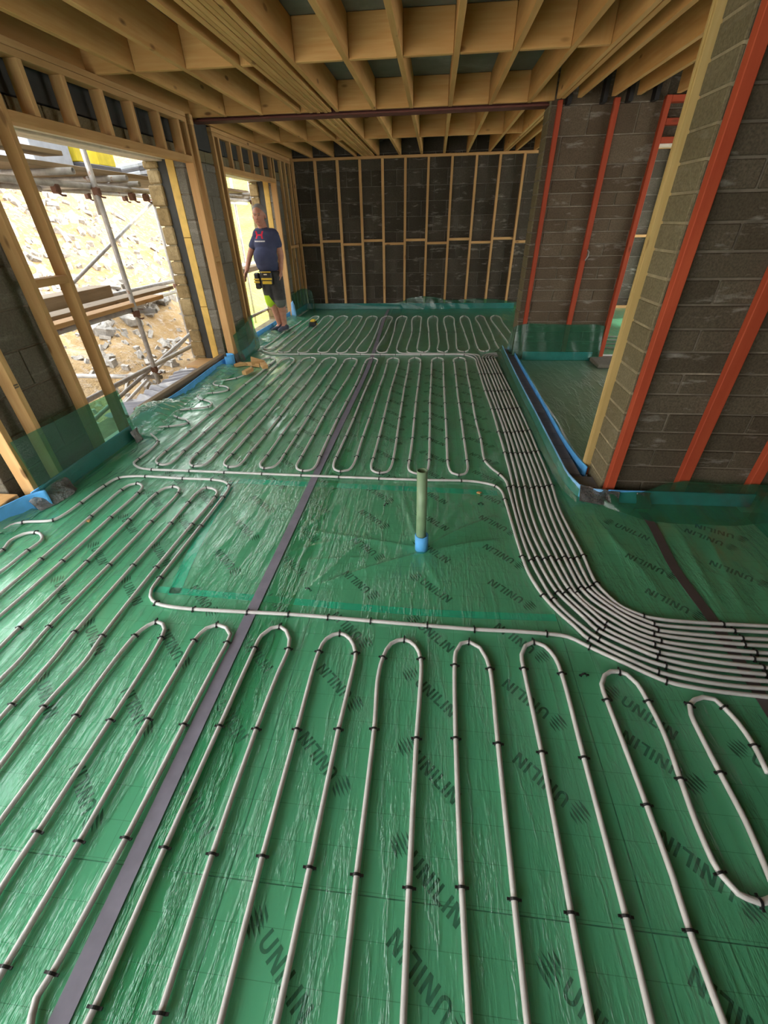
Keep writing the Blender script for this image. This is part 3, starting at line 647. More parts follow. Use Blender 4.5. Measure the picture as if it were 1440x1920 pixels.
upst([((1.14, 5.6, .001), (1.07, 5.62, .082)), ((1.13, 4.3, .001), (1.068, 4.3, .083)), ((1.15, 3.6, .001), (1.072, 3.6, .08)), ((1.14, 3.1, .001), (1.066, 3.1, .08)), ((1.17, 2.75, .001), (1.10, 2.72, .08))], 'thin green film along the side room edge of the block row', .006)
# crumpled film at the openings
def crumple(name, x0, x1, y0, y1, hf, label, amp=.03, seed=1):
    rs = np.random.default_rng(seed); k = rs.normal(0, 1, (14, 2)) * 14; ph = rs.uniform(0, 6.28, 14)
    def zf(X, Y):
        n = sum(np.abs(np.sin(a * X + b * Y * .7 + p)) for (a, b), p in zip(k, ph)) / 14 - .62
        return hf(X, Y) + n * amp * 3
    o = grid_mesh(name, ax(x0, x1, .012), ax(y0, y1, .015), zf, FILMC); return tag(o, label, 'membrane', 'crumpled film heaps')
crumple('crumpled_film', -2.60, -2.33, 3.1, 5.15, lambda X, Y: .004 + np.clip((-2.36 - X) / .2, 0, 1) * (.05 + .09 * np.exp(-((Y - 3.45) / .35) ** 2)) * (1 - .5 * np.exp(-((Y - 4.7) / .5) ** 2)), 'crumpled bright green film heaped against the blue strip of the near left opening', .032, 3)
crumple('crumpled_film', -2.62, -2.36, 6.42, 8.36, lambda X, Y: .004 + np.clip((-2.38 - X) / .22, 0, 1) * .06, 'crumpled bright green film on the sill by the feet of the man', .022, 5)
crumple('crumpled_film', -2.62, -2.44, 1.74, 1.98, lambda X, Y: .003 + np.clip((-2.45 - X) / .15, 0, 1) * .05, 'crumpled green film below the blue curl at the left edge', .02, 8)
def foil(lo, hi, label, seed):
    rs = np.random.default_rng(seed)
    o = sheet('foil_tape', [((lo[0] + (hi[0] - lo[0]) * f, lo[1] + (hi[1] - lo[1]) * f - .05, .003), (lo[0] + (hi[0] - lo[0]) * f, lo[1] + (hi[1] - lo[1]) * f, .09)) for f in (0, .33, .66, 1)], FOIL, label, 'foil tape', 'crinkled foil tape patches', True, .002, .012, 6)
    return o
foil((.985, 2.405), (1.20, 2.335), 'crinkled silver foil tape at the corner below the thick red stud', 1)
foil((1.30, 2.335), (1.39, 2.34), 'small grey foil tape patch on the right upstand above the brown tape', 2)
sheet('foil_tape', [((-2.445, 1.98, .002), (-2.475, 1.97, .085)), ((-2.40, 2.08, .002), (-2.466, 2.07, .095)), ((-2.38, 2.20, .002), (-2.462, 2.2, .10)), ((-2.40, 2.26, .002), (-2.462, 2.27, .09))], FOIL, 'crinkled dark foil tape wrapping the foot of the nearest left stud', 'foil tape', 'crinkled foil tape patches', True, .002, .008, 6)
sheet('foil_tape', [((-2.40, 2.98, .002), (-2.43, 2.98, .10)), ((-2.40, 3.06, .002), (-2.43, 3.08, .10)), ((-2.45, 3.12, .002), (-2.48, 3.13, .09))], FOIL, 'dark foil tape on the corner of the near left upstand', 'foil tape', 'crinkled foil tape patches', True, .002, .006, 4)
sheet('foil_tape', [((-2.46, 5.30, .002), (-2.475, 5.30, .12)), ((-2.43, 5.42, .002), (-2.472, 5.42, .12)), ((-2.43, 5.52, .002), (-2.472, 5.54, .11))], FOIL, 'dark foil tape at the foot of the stud by the wood offcuts', 'foil tape', 'crinkled foil tape patches', True, .002, .006, 4)
# row of dark blocks between the blue strips
rowt = empty('block_row', (1.0, 4.2, 0), 'low row of dark grey blocks between two blue foam strips', 'block row')
y = 2.62
while y < 6.0:
    box('block', (.962, y, .0), (1.052, min(y + .22, 6.0) - .006, .052 + random.uniform(0, .004)), DPC, rowt, .003); y += .22
box('block', (.985, 2.44, .0), (1.13, 2.61, .04), DPC, rowt, .003)

# ---------------------------------------------------------------- heating pipes with clips
PD = {"near":[[[1.142,0.751,0],[1.151,0.839,1],[1.144,0.916,0],[1.125,0.974,1],[1.109,1.004,0],[1.07,1.009,0],[1.034,0.995,0],[1.006,0.972,1],[0.994,0.934,0],[0.991,0.846,0],[0.991,0.738,1],[0.993,0.604,0],[0.982,0.482,0]],[[0.946,0.422,0],[0.922,0.415,1],[0.894,0.422,0],[0.877,0.429,0],[0.852,0.469,1],[0.846,0.565,0],[0.856,0.707,1],[0.868,0.855,0],[0.861,0.973,1],[0.85,1.045,0],[0.825,1.084,0],[0.8,1.094,1],[0.766,1.091,0],[0.738,1.072,0],[0.713,1.03,0],[0.712,0.964,1],[0.715,0.85,0],[0.72,0.62,1],[0.721,0.448,0],[0.715,0.341,1],[0.718,0.183,0]],[[0.558,0.171,0],[0.562,0.253,0],[0.565,0.353,1],[0.569,0.745,1],[0.572,1.064,1],[0.563,1.138,0],[0.532,1.193,0],[0.49,1.211,1],[0.452,1.186,0],[0.429,1.139,0],[0.427,1.073,1],[0.433,0.75,1],[0.427,0.346,1],[0.424,0.158,0]],[[0.282,0.143,0],[0.284,0.359,1],[0.29,0.765,1],[0.293,1.061,1],[0.283,1.111,0],[0.262,1.161,0],[0.217,1.188,1],[0.182,1.174,0],[0.16,1.131,0],[0.153,1.064,1],[0.146,0.77,1],[0.147,0.37,1],[0.153,0.13,0]],[[0.004,0.115,0],[0.005,0.355,1],[0.01,0.757,1],[0.018,0.982,0],[0.015,1.084,1],[-0.01,1.146,0],[-0.059,1.175,1],[-0.114,1.148,0],[-0.141,1.076,1],[-0.151,0.983,0],[-0.141,0.777,1],[-0.141,0.369,1],[-0.137,0.101,0]],[[-0.282,0.087,0],[-0.275,0.372,1],[-0.268,0.764,1],[-0.257,0.993,0],[-0.257,1.087,1],[-0.292,1.157,0],[-0.344,1.184,1],[-0.396,1.148,0],[-0.413,1.081,1],[-0.416,0.75,1],[-0.416,0.384,1],[-0.409,0.074,0]],[[-0.552,0.06,0],[-0.552,0.079,1],[-0.562,0.375,1],[-0.562,0.738,1],[-0.554,0.964,0],[-0.545,1.083,1],[-0.555,1.134,0],[-0.582,1.176,0],[-0.619,1.199,1],[-0.656,1.184,0],[-0.685,1.14,0],[-0.69,1.075,1],[-0.698,0.736,1],[-0.707,0.376,1],[-0.71,0.072,1],[-0.713,0.043,0]],[[-0.836,0.027,0],[-0.848,0.047,0],[-0.858,0.073,0],[-0.855,0.092,0],[-0.851,0.112,1],[-0.835,0.387,1],[-0.83,0.729,1],[-0.824,0.997,0],[-0.82,1.092,1],[-0.823,1.134,0],[-0.858,1.17,0],[-0.907,1.184,1],[-0.946,1.159,0],[-0.969,1.09,1],[-0.969,0.985,0],[-0.972,0.736,1],[-0.968,0.366,1],[-0.974,0.111,1],[-0.974,0.01,0]],[[-1.102,0.168,0],[-1.111,0.243,0],[-1.11,0.376,1],[-1.109,0.72,1],[-1.111,0.972,0],[-1.12,1.091,1],[-1.131,1.137,0],[-1.156,1.165,0],[-1.194,1.177,1],[-1.22,1.151,0],[-1.245,1.092,1],[-1.256,0.815,0],[-1.249,0.725,1],[-1.248,0.39,0],[-1.252,0.286,0]],[[-1.38,0.414,0],[-1.385,0.537,0],[-1.396,0.747,1],[-1.378,0.948,0],[-1.39,1.079,1],[-1.394,1.525,1],[-1.387,1.91,1],[-1.379,2.214,1],[-1.393,2.28,0],[-1.44,2.317,0],[-1.491,2.328,1],[-1.521,2.27,0],[-1.526,2.139,1],[-1.523,1.91,1],[-1.527,1.531,1],[-1.529,1.088,1],[-1.52,0.936,0],[-1.526,0.744,1],[-1.528,0.56,0]],[[-1.656,0.688,0],[-1.663,0.836,0],[-1.658,0.924,0],[-1.669,1.106,1],[-1.66,1.524,1],[-1.654,1.917,1],[-1.65,2.241,1],[-1.666,2.294,0],[-1.729,2.325,1],[-1.774,2.3,0],[-1.799,2.23,1],[-1.8,1.923,1],[-1.799,1.538,1],[-1.801,1.088,1],[-1.793,0.824,0]],[[-1.962,0.992,0],[-1.95,1.144,0],[-1.937,1.532,1],[-1.935,1.941,1],[-1.928,2.221,1],[-1.947,2.309,0],[-2.01,2.348,1],[-2.05,2.323,0],[-2.067,2.252,1],[-2.068,1.942,1],[-2.069,1.538,1],[-2.073,1.102,0]],[[-2.246,1.274,0],[-2.207,1.421,0],[-2.202,1.6,1],[-2.192,1.682,0],[-2.222,1.73,0],[-2.289,1.761,1],[-2.348,1.741,0],[-2.377,1.678,0],[-2.35,1.593,1],[-2.372,1.399,0]]],"S1":[[[-2.631,1.623,0],[-2.511,1.749,0],[-2.5,1.814,0],[-2.451,1.85,1],[-2.277,1.886,1],[-2.25,1.957,0],[-2.239,2.08,1],[-2.224,2.297,1],[-2.191,2.41,1],[-2.107,2.438,0],[-2.005,2.446,1],[-1.716,2.435,1],[-1.502,2.435,1],[-1.401,2.413,0],[-1.347,2.366,1],[-1.326,2.298,0],[-1.325,2.218,1],[-1.327,1.898,1],[-1.332,1.453,1],[-1.328,1.366,0],[-1.309,1.324,0],[-1.255,1.283,1],[-1.183,1.269,0],[-1.057,1.263,1],[-0.796,1.267,1],[-0.6,1.271,1],[-0.414,1.269,1],[-0.217,1.264,1],[0.038,1.26,1],[0.245,1.256,1],[0.41,1.261,0],[0.555,1.259,1],[0.642,1.25,0],[0.719,1.204,1],[0.816,1.147,0],[0.965,1.066,1],[1.048,1.049,0],[1.118,1.04,0],[1.224,1.035,0],[1.309,1.032,0],[1.401,1.03,0]]],"mid":[[[0.47,2.487,1],[0.394,2.525,0],[0.323,2.54,0],[0.25,2.544,1],[0.012,2.535,0],[-0.154,2.532,0],[-0.321,2.533,1],[-0.465,2.534,0],[-0.607,2.534,1],[-0.743,2.537,0],[-0.879,2.537,1],[-1.17,2.54,1],[-1.453,2.542,1],[-1.722,2.545,1],[-2.014,2.545,1],[-2.106,2.558,0],[-2.172,2.592,0],[-2.217,2.642,0],[-2.216,2.697,1],[-2.21,2.804,0],[-2.211,2.902,0],[-2.235,3.008,1],[-2.29,3.075,0],[-2.399,3.169,0],[-2.424,3.204,0],[-2.423,3.241,1],[-2.392,3.289,0],[-2.304,3.318,1],[-2.21,3.362,0],[-2.167,3.401,1],[-2.177,3.434,0],[-2.216,3.473,0],[-2.324,3.521,1],[-2.409,3.581,0],[-2.435,3.62,0],[-2.44,3.661,1],[-2.392,3.712,0],[-2.313,3.744,1],[-2.165,3.809,1],[-2.157,3.875,0],[-2.211,3.944,0],[-2.296,3.993,1],[-2.359,4.025,0],[-2.403,4.071,0],[-2.419,4.135,0],[-2.366,4.179,0],[-2.296,4.203,1],[-2.197,4.25,0],[-2.17,4.303,1],[-2.184,4.355,0],[-2.235,4.411,0],[-2.324,4.438,1],[-2.39,4.463,0],[-2.428,4.513,0],[-2.435,4.564,0],[-2.378,4.615,0],[-2.243,4.715,1],[-2.192,4.876,0],[-2.23,5.179,0],[-2.238,5.37,0],[-2.218,5.516,0],[-2.177,5.582,0],[-2.118,5.597,1],[-2.049,5.553,0],[-2.026,5.471,0],[-2.028,5.275,1],[-2.03,4.909,0],[-2.055,4.492,1],[-2.059,4.029,1],[-2.062,3.597,1],[-2.064,3.223,1],[-2.071,2.836,1],[-2.067,2.72,0],[-2.052,2.666,0],[-2.002,2.625,1],[-1.944,2.627,0],[-1.919,2.699,0],[-1.926,2.855,1],[-1.923,3.203,1],[-1.92,3.595,1],[-1.926,4.055,1],[-1.915,4.489,1],[-1.923,4.861,1],[-1.934,5.278,1],[-1.922,5.525,0],[-1.862,5.598,1],[-1.797,5.561,0],[-1.763,5.473,0],[-1.755,5.29,1],[-1.765,4.852,1],[-1.777,4.468,1],[-1.788,4.027,1],[-1.789,3.59,1],[-1.789,3.206,1],[-1.796,2.817,1],[-1.792,2.703,0],[-1.77,2.647,0],[-1.722,2.615,1],[-1.67,2.626,0],[-1.64,2.698,0],[-1.642,2.841,1],[-1.646,3.206,1],[-1.647,3.611,1],[-1.636,4.034,1],[-1.642,4.483,1],[-1.647,4.909,1],[-1.661,5.378,1],[-1.649,5.579,0],[-1.581,5.633,1],[-1.511,5.584,0],[-1.481,5.458,0],[-1.486,5.264,1],[-1.502,4.893,1],[-1.505,4.48,1],[-1.512,4.021,1],[-1.505,3.602,1],[-1.512,3.198,1],[-1.517,2.822,1],[-1.52,2.706,0],[-1.498,2.648,0],[-1.455,2.622,1],[-1.402,2.632,0],[-1.379,2.705,0],[-1.38,2.853,1],[-1.37,3.196,1],[-1.37,3.6,1],[-1.375,4.036,1],[-1.363,4.487,1],[-1.369,4.899,1],[-1.382,5.357,1],[-1.367,5.562,0],[-1.311,5.635,1],[-1.234,5.592,0],[-1.206,5.442,0],[-1.212,5.228,1],[-1.219,4.889,1],[-1.219,4.498,1],[-1.228,3.994,1],[-1.228,3.605,1],[-1.23,3.199,1],[-1.23,2.818,1],[-1.234,2.683,0],[-1.214,2.637,0],[-1.18,2.617,1],[-1.128,2.637,0],[-1.101,2.713,0],[-1.098,2.856,1],[-1.097,3.202,1],[-1.098,3.616,1],[-1.096,4.043,1],[-1.09,4.504,1],[-1.088,4.91,1],[-1.097,5.349,1],[-1.087,5.565,0],[-1.02,5.606,1],[-0.952,5.557,0],[-0.933,5.415,0],[-0.936,5.198,1],[-0.932,4.911,1],[-0.942,4.47,1],[-0.957,4.001,1],[-0.961,3.626,1],[-0.955,3.208,1],[-0.955,2.82,1],[-0.953,2.675,0],[-0.936,2.631,0],[-0.885,2.603,1],[-0.831,2.619,0],[-0.809,2.685,0],[-0.813,2.83,1],[-0.818,3.213,1],[-0.818,3.581,1],[-0.815,4.016,1],[-0.805,4.485,1],[-0.808,4.901,1],[-0.821,5.347,1],[-0.807,5.574,0],[-0.749,5.627,1],[-0.684,5.566,0],[-0.67,5.442,0],[-0.674,5.323,1],[-0.667,4.927,1],[-0.674,4.491,1],[-0.675,4.008,1],[-0.672,3.598,1],[-0.676,3.201,1],[-0.684,2.823,1],[-0.681,2.716,0],[-0.658,2.64,0],[-0.608,2.612,1],[-0.558,2.635,0],[-0.533,2.72,0],[-0.528,2.851,1],[-0.532,3.202,1],[-0.529,3.606,1],[-0.53,3.986,1],[-0.535,4.489,1],[-0.528,4.917,1],[-0.537,5.369,1],[-0.539,5.57,0],[-0.484,5.642,1],[-0.417,5.606,0],[-0.395,5.494,0],[-0.394,5.374,1],[-0.397,4.938,1],[-0.404,4.486,1],[-0.402,4.011,1],[-0.399,3.604,1],[-0.396,3.205,1],[-0.398,2.824,1],[-0.4,2.723,0],[-0.378,2.64,0],[-0.324,2.608,1],[-0.275,2.627,0],[-0.253,2.698,0],[-0.245,2.824,1],[-0.247,3.196,1],[-0.255,3.613,1],[-0.258,4.018,1],[-0.263,4.492,1],[-0.259,4.928,1],[-0.265,5.396,1],[-0.26,5.579,0],[-0.201,5.664,1],[-0.133,5.602,0],[-0.118,5.443,1],[-0.117,4.934,1],[-0.119,4.486,1],[-0.121,4.026,1],[-0.12,3.62,1],[-0.117,3.202,1],[-0.122,2.81,1],[-0.125,2.711,0],[-0.108,2.649,0],[-0.06,2.619,0],[-0.013,2.63,0],[0.015,2.683,0],[0.025,2.831,1],[0.024,3.205,1],[0.021,3.619,1],[0.016,4.014,1],[0.019,4.471,1],[0.022,4.925,1],[0.021,5.436,1],[0.031,5.589,0],[0.088,5.667,1],[0.156,5.624,0],[0.164,5.483,1],[0.162,4.945,1],[0.161,4.494,1],[0.162,4.022,1],[0.163,3.621,1],[0.163,3.214,1],[0.162,2.829,1],[0.17,2.717,0],[0.19,2.644,0],[0.237,2.619,1],[0.278,2.637,0],[0.302,2.706,0],[0.307,2.839,1],[0.304,3.218,1],[0.302,3.614,1],[0.299,4.025,1],[0.299,4.492,1],[0.302,4.941,1],[0.301,5.445,1],[0.301,5.598,0],[0.362,5.682,1],[0.434,5.646,0],[0.446,5.51,1],[0.436,4.946,1],[0.437,4.49,1],[0.432,4.029,1],[0.43,3.621,1],[0.44,3.226,1],[0.435,2.99,0],[0.439,2.844,1],[0.474,2.738,0],[0.524,2.644,1]]],"bundle":[[[0.476,2.487,1],[0.507,2.43,0],[0.516,2.323,1],[0.523,2.085,0],[0.534,1.766,1],[0.549,1.624,0],[0.586,1.489,1],[0.633,1.391,0],[0.682,1.317,0],[0.728,1.245,1],[0.892,1.136,0],[0.952,1.106,1],[1.027,1.087,0],[1.134,1.073,0],[1.242,1.067,0],[1.33,1.067,0],[1.425,1.068,0]],[[0.53,2.642,1],[0.553,2.561,0],[0.558,2.473,1],[0.559,2.253,0],[0.561,1.947,0],[0.575,1.738,1],[0.594,1.62,0],[0.629,1.469,1],[0.678,1.37,0],[0.724,1.306,0],[0.772,1.25,1],[0.904,1.169,0],[0.992,1.136,1],[1.079,1.117,0],[1.187,1.104,0],[1.35,1.1,0],[1.446,1.1,0]],[[0.305,5.868,0],[0.462,5.846,1],[0.522,5.795,0],[0.568,5.638,0],[0.576,5.377,0],[0.581,4.979,1],[0.587,4.399,1],[0.601,3.887,1],[0.601,3.372,1],[0.602,2.986,1],[0.593,2.491,1],[0.584,2.209,0],[0.59,1.95,0],[0.609,1.765,1],[0.63,1.623,0],[0.658,1.514,1],[0.709,1.419,0],[0.746,1.355,0],[0.779,1.296,1],[0.92,1.206,0],[0.975,1.177,1],[1.094,1.149,0],[1.205,1.138,0],[1.359,1.131,1],[1.465,1.131,0]],[[0.377,5.906,0],[0.494,5.892,0],[0.554,5.831,0],[0.588,5.744,0],[0.605,5.536,0],[0.616,4.981,1],[0.628,4.395,1],[0.644,3.883,1],[0.651,3.357,1],[0.643,2.978,1],[0.63,2.475,1],[0.62,2.234,0],[0.624,1.981,0],[0.647,1.754,1],[0.665,1.618,0],[0.691,1.51,1],[0.734,1.428,0],[0.775,1.363,0],[0.812,1.31,1],[0.93,1.231,0],[0.994,1.203,1],[1.111,1.185,0],[1.223,1.172,0],[1.369,1.164,1],[1.486,1.163,0]],[[0.379,5.943,0],[0.554,5.921,0],[0.617,5.824,0],[0.639,5.703,0],[0.646,5.438,0],[0.652,4.982,1],[0.663,4.388,1],[0.672,3.885,1],[0.682,3.363,1],[0.679,2.98,1],[0.67,2.487,1],[0.657,2.249,0],[0.659,1.984,0],[0.682,1.776,1],[0.697,1.651,0],[0.719,1.54,1],[0.756,1.459,0],[0.794,1.395,0],[0.83,1.341,1],[0.941,1.262,0],[0.991,1.241,1],[1.125,1.216,0],[1.24,1.206,0],[1.357,1.204,1],[1.512,1.203,0]],[[0.918,5.94,0],[0.761,5.881,0],[0.687,5.769,0],[0.67,5.641,1],[0.681,5.4,0],[0.692,4.984,1],[0.705,4.399,1],[0.71,3.887,1],[0.718,3.358,1],[0.715,2.983,1],[0.71,2.473,1],[0.698,2.252,0],[0.702,1.997,0],[0.718,1.753,1],[0.731,1.631,0],[0.749,1.518,1],[0.785,1.445,0],[0.836,1.387,0],[0.915,1.313,0],[0.952,1.29,0],[1.025,1.262,1],[1.14,1.247,0],[1.258,1.241,0],[1.384,1.236,1],[1.533,1.236,0]],[[0.926,5.913,0],[0.781,5.851,0],[0.723,5.749,0],[0.712,5.642,1],[0.719,5.401,0],[0.731,4.985,1],[0.739,4.4,1],[0.748,3.902,1],[0.75,3.381,1],[0.75,2.991,1],[0.746,2.493,1],[0.73,2.254,0],[0.732,1.999,0],[0.753,1.777,1],[0.762,1.656,0],[0.776,1.554,1],[0.809,1.479,0],[0.853,1.425,0],[0.927,1.346,0],[0.963,1.319,0],[1.01,1.298,1],[1.115,1.284,0],[1.236,1.277,0],[1.36,1.273,1],[1.558,1.275,0]],[[0.928,5.882,0],[0.812,5.825,0],[0.756,5.741,0],[0.751,5.643,1],[0.756,5.403,0],[0.766,4.994,1],[0.774,4.407,1],[0.781,3.904,1],[0.784,3.383,1],[0.783,2.99,1],[0.779,2.489,1],[0.769,2.246,0],[0.77,1.993,0],[0.782,1.767,1],[0.792,1.644,0],[0.807,1.551,1],[0.844,1.486,0],[0.904,1.409,0],[0.948,1.369,0],[0.991,1.343,0],[1.037,1.321,1],[1.169,1.31,0],[1.37,1.306,1],[1.581,1.311,0]],[[0.93,5.851,0],[0.844,5.804,0],[0.793,5.729,0],[0.788,5.645,1],[0.792,5.404,0],[0.8,4.995,1],[0.813,4.415,1],[0.82,3.922,1],[0.821,3.4,1],[0.821,3.015,1],[0.814,2.503,1],[0.803,2.26,0],[0.807,2.025,0],[0.818,1.778,1],[0.822,1.661,0],[0.832,1.567,1],[0.862,1.5,0],[0.913,1.436,0],[0.959,1.398,0],[0.998,1.374,0],[1.033,1.355,1],[1.186,1.345,0],[1.359,1.346,1],[1.606,1.351,0]],[[0.932,5.82,0],[0.876,5.784,0],[0.829,5.718,0],[0.824,5.646,1],[0.83,5.386,0],[0.834,4.996,1],[0.851,4.43,1],[0.858,3.935,1],[0.861,3.415,1],[0.857,3.025,1],[0.852,2.523,1],[0.835,2.262,0],[0.842,2.028,0],[0.857,1.8,1],[0.856,1.695,0],[0.861,1.594,1],[0.885,1.526,0],[0.92,1.457,0],[0.963,1.421,0],[1.007,1.396,1],[1.094,1.382,0],[1.201,1.379,0],[1.332,1.379,1],[1.519,1.384,0],[1.63,1.388,0]]],"far":[[[-2.36,8.061,0],[-2.355,7.723,0],[-2.402,7.185,1],[-2.382,6.521,0],[-2.397,6.169,0],[-2.383,6.086,0],[-2.311,6.023,0],[-2.248,6.046,0],[-2.231,6.145,1],[-2.239,6.648,0],[-2.241,7.137,1],[-2.252,7.723,0],[-2.243,8.24,0],[-2.232,8.453,0],[-2.192,8.52,0],[-2.13,8.472,0],[-2.101,8.331,0],[-2.11,7.604,1],[-2.112,6.682,0],[-2.115,5.959,1],[-2.11,5.907,0],[-2.027,5.874,1],[-1.976,5.911,0],[-1.965,6.016,1],[-1.979,6.813,1],[-1.979,7.807,0],[-2.007,8.443,0],[-1.953,8.539,1],[-1.859,8.471,0],[-1.827,8.285,0],[-1.827,7.086,1],[-1.842,5.936,1],[-1.798,5.865,0],[-1.721,5.882,0],[-1.7,6.023,1],[-1.717,7.019,1],[-1.73,7.686,0],[-1.736,8.443,0],[-1.674,8.538,1],[-1.581,8.461,0],[-1.557,8.257,0],[-1.562,6.953,1],[-1.559,5.959,1],[-1.508,5.888,0],[-1.434,5.901,0],[-1.414,6.084,1],[-1.424,7.127,1],[-1.416,7.728,0],[-1.45,8.442,0],[-1.397,8.537,1],[-1.307,8.46,0],[-1.278,8.186,0],[-1.268,6.858,1],[-1.29,5.93,1],[-1.24,5.871,0],[-1.173,5.908,0],[-1.152,6.064,1],[-1.142,6.638,1],[-1.158,7.69,0],[-1.17,8.441,0],[-1.108,8.526,1],[-1.025,8.441,0],[-0.991,7.995,0],[-0.987,7.029,1],[-1.017,5.953,1],[-0.949,5.889,0],[-0.88,5.916,0],[-0.867,6.099,1],[-0.866,6.612,1],[-0.881,7.312,0],[-0.902,8.403,0],[-0.829,8.515,1],[-0.739,8.421,0],[-0.724,7.854,0],[-0.724,6.933,1],[-0.739,5.997,1],[-0.679,5.897,0],[-0.616,5.924,0],[-0.594,6.106,1],[-0.599,7.138,1],[-0.616,8.375,0],[-0.55,8.514,1],[-0.469,8.439,0],[-0.461,8.064,0],[-0.468,7.14,1],[-0.466,6.067,1],[-0.434,5.944,0],[-0.377,5.876,0],[-0.233,5.855,0],[0.024,5.853,0],[0.355,5.848,0],[0.492,5.813,0],[0.563,5.764,0]],[[0.732,5.849,0],[0.407,5.874,0],[0.024,5.877,0],[-0.195,5.876,0],[-0.281,5.898,0],[-0.321,5.998,1],[-0.309,7.142,1],[-0.341,8.374,0],[-0.273,8.523,1],[-0.197,8.42,0],[-0.191,8.151,0],[-0.179,7.143,1],[-0.179,6.064,1],[-0.153,5.972,0],[-0.093,5.938,1],[-0.036,6.042,1],[-0.039,7.145,1],[-0.053,8.374,0],[0.021,8.522,1],[0.087,8.419,0],[0.094,7.737,0],[0.105,7.147,1],[0.117,6.572,0],[0.095,6.071,1],[0.121,5.98,0],[0.179,5.946,1],[0.233,6.049,1],[0.241,6.757,0],[0.242,7.149,1],[0.232,8.401,0],[0.304,8.521,1],[0.377,8.419,0],[0.383,7.739,0],[0.385,7.151,1],[0.371,6.089,1],[0.4,5.998,0],[0.45,5.974,1],[0.516,6.082,1],[0.523,7.119,1],[0.519,8.4,0],[0.586,8.529,1],[0.642,8.418,0],[0.651,7.154,1],[0.66,6.112,1],[0.685,6.021,0],[0.728,6.002,1],[0.792,6.09,1],[0.802,7.156,1],[0.801,7.742,0],[0.791,8.418,0],[0.868,8.556,1],[0.929,8.463,0],[0.939,8.11,0],[0.939,7.091,1],[0.927,6.588,1],[0.941,6.104,1],[0.957,6.003,0],[1.026,5.995,0],[1.084,6.123,1],[1.083,7.126,1],[1.062,7.59,0],[1.06,8.399,0],[1.147,8.564,1],[1.212,8.453,0],[1.211,7.903,0],[1.228,7.062,1],[1.218,6.258,0],[1.232,6.102,0]]],"farlink":[[[-2.42,5.951,0],[-2.402,5.978,0],[-2.279,5.866,0],[-2.147,5.799,0],[-1.952,5.785,0],[-1.778,5.79,1],[-1.487,5.808,1],[-1.231,5.806,1],[-0.937,5.805,1],[-0.669,5.808,1],[-0.462,5.804,1],[-0.128,5.805,1],[0.183,5.823,1],[0.448,5.812,1],[0.525,5.748,0],[0.564,5.603,0]]]}
RP = .0086
def clip_mesh():
    bm = bmesh.new(); n = 8; w = .0032
    prof = [(math.cos(math.pi * k / n) * (RP + .0034), math.sin(math.pi * k / n) * (RP + .0034)) for k in range(n + 1)]
    inn = [(math.cos(math.pi * k / n) * (RP + .0002), math.sin(math.pi * k / n) * (RP + .0002)) for k in range(n + 1)]
    prof = [(prof[0][0], -.009)] + prof + [(prof[-1][0], -.009)]; inn = [(inn[0][0], -.009)] + inn + [(inn[-1][0], -.009)]
    rows = []
    for x in (-w, w): rows.append(([bm.verts.new((x, a, b)) for a, b in prof], [bm.verts.new((x, a, b)) for a, b in inn]))
    for k in range(len(prof) - 1):
        bm.faces.new((rows[0][0][k], rows[0][0][k + 1], rows[1][0][k + 1], rows[1][0][k])); bm.faces.new((rows[0][0][k], rows[0][1][k], rows[0][1][k + 1], rows[0][0][k + 1])); bm.faces.new((rows[1][0][k], rows[1][0][k + 1], rows[1][1][k + 1], rows[1][1][k]))
    for s in (-1, 1):                                                          # barbs beside the pipe
        m = Matrix.Translation((0, s * (RP + .0065), .0005)) @ Matrix.Diagonal((.006, .008, .005, 1)); bmesh.ops.create_cube(bm, size=1, matrix=m)
    bmesh.ops.recalc_face_normals(bm, faces=bm.faces[:]); me = bpy.data.meshes.new('pipe_clip'); bm.to_mesh(me); bm.free(); me.materials.append(CLIP); return me
CLIPM = clip_mesh()
def pipe(pts, label):
    """one circuit: smooth tube through the points, a clip at every flagged point"""
    Q = [pts[0]]
    for p in pts[1:]:
        if math.hypot(p[0] - Q[-1][0], p[1] - Q[-1][1]) > .012: Q.append(p)
    path = catmull([(p[0], p[1], .0098) for p in Q], .028)
    bm = bmesh.new(); tube_bm(bm, path, RP, 10)
    me = bpy.data.meshes.new('heating_pipe'); bmesh.ops.recalc_face_normals(bm, faces=bm.faces[:]); bm.to_mesh(me); bm.free(); me.shade_smooth(); me.materials.append(PIPE)
    o = bpy.data.objects.new('heating_pipe', me); link(o); tag(o, label, 'pipe', 'underfloor heating pipes')
    for i, p in enumerate(Q):
        if p[2]:
            a = Q[max(i - 1, 0)]; b = Q[min(i + 1, len(Q) - 1)]
            c = bpy.data.objects.new('pipe_clip', CLIPM); c.location = (p[0], p[1], .0098); c.rotation_euler = (0, 0, math.atan2(b[1] - a[1], b[0] - a[0])); link(c, o)
    return o
near = []
for seg in PD['near']:
    if near and math.hypot(near[-1][0] - seg[0][0], near[-1][1] - seg[0][1]) > .03:
        a, b = near[-1], seg[0]; da = np.array(near[-1][:2]) - np.array(near[-2][:2]); da /= np.linalg.norm(da); db = np.array(seg[0][:2]) - np.array(seg[1][:2]); db /= np.linalg.norm(db)
        m = (np.array(a[:2]) + np.array(b[:2])) / 2 + (da + db) / 2 * (.10 + np.linalg.norm(np.array(a[:2]) - np.array(b[:2])) * .5)
        near += [(a[0] + da[0] * .09, a[1] + da[1] * .09, 0), (m[0], m[1], 0), (b[0] + db[0] * .09, b[1] + db[1] * .09, 0)]
    near += seg
pipe(near, 'nearest grey pipe laid in long hairpin loops across the foreground')
pipe(PD['S1'][0], 'grey pipe bordering the bare rectangle in front of the standpipe, lowest of the bundle')
B_ = PD['bundle']
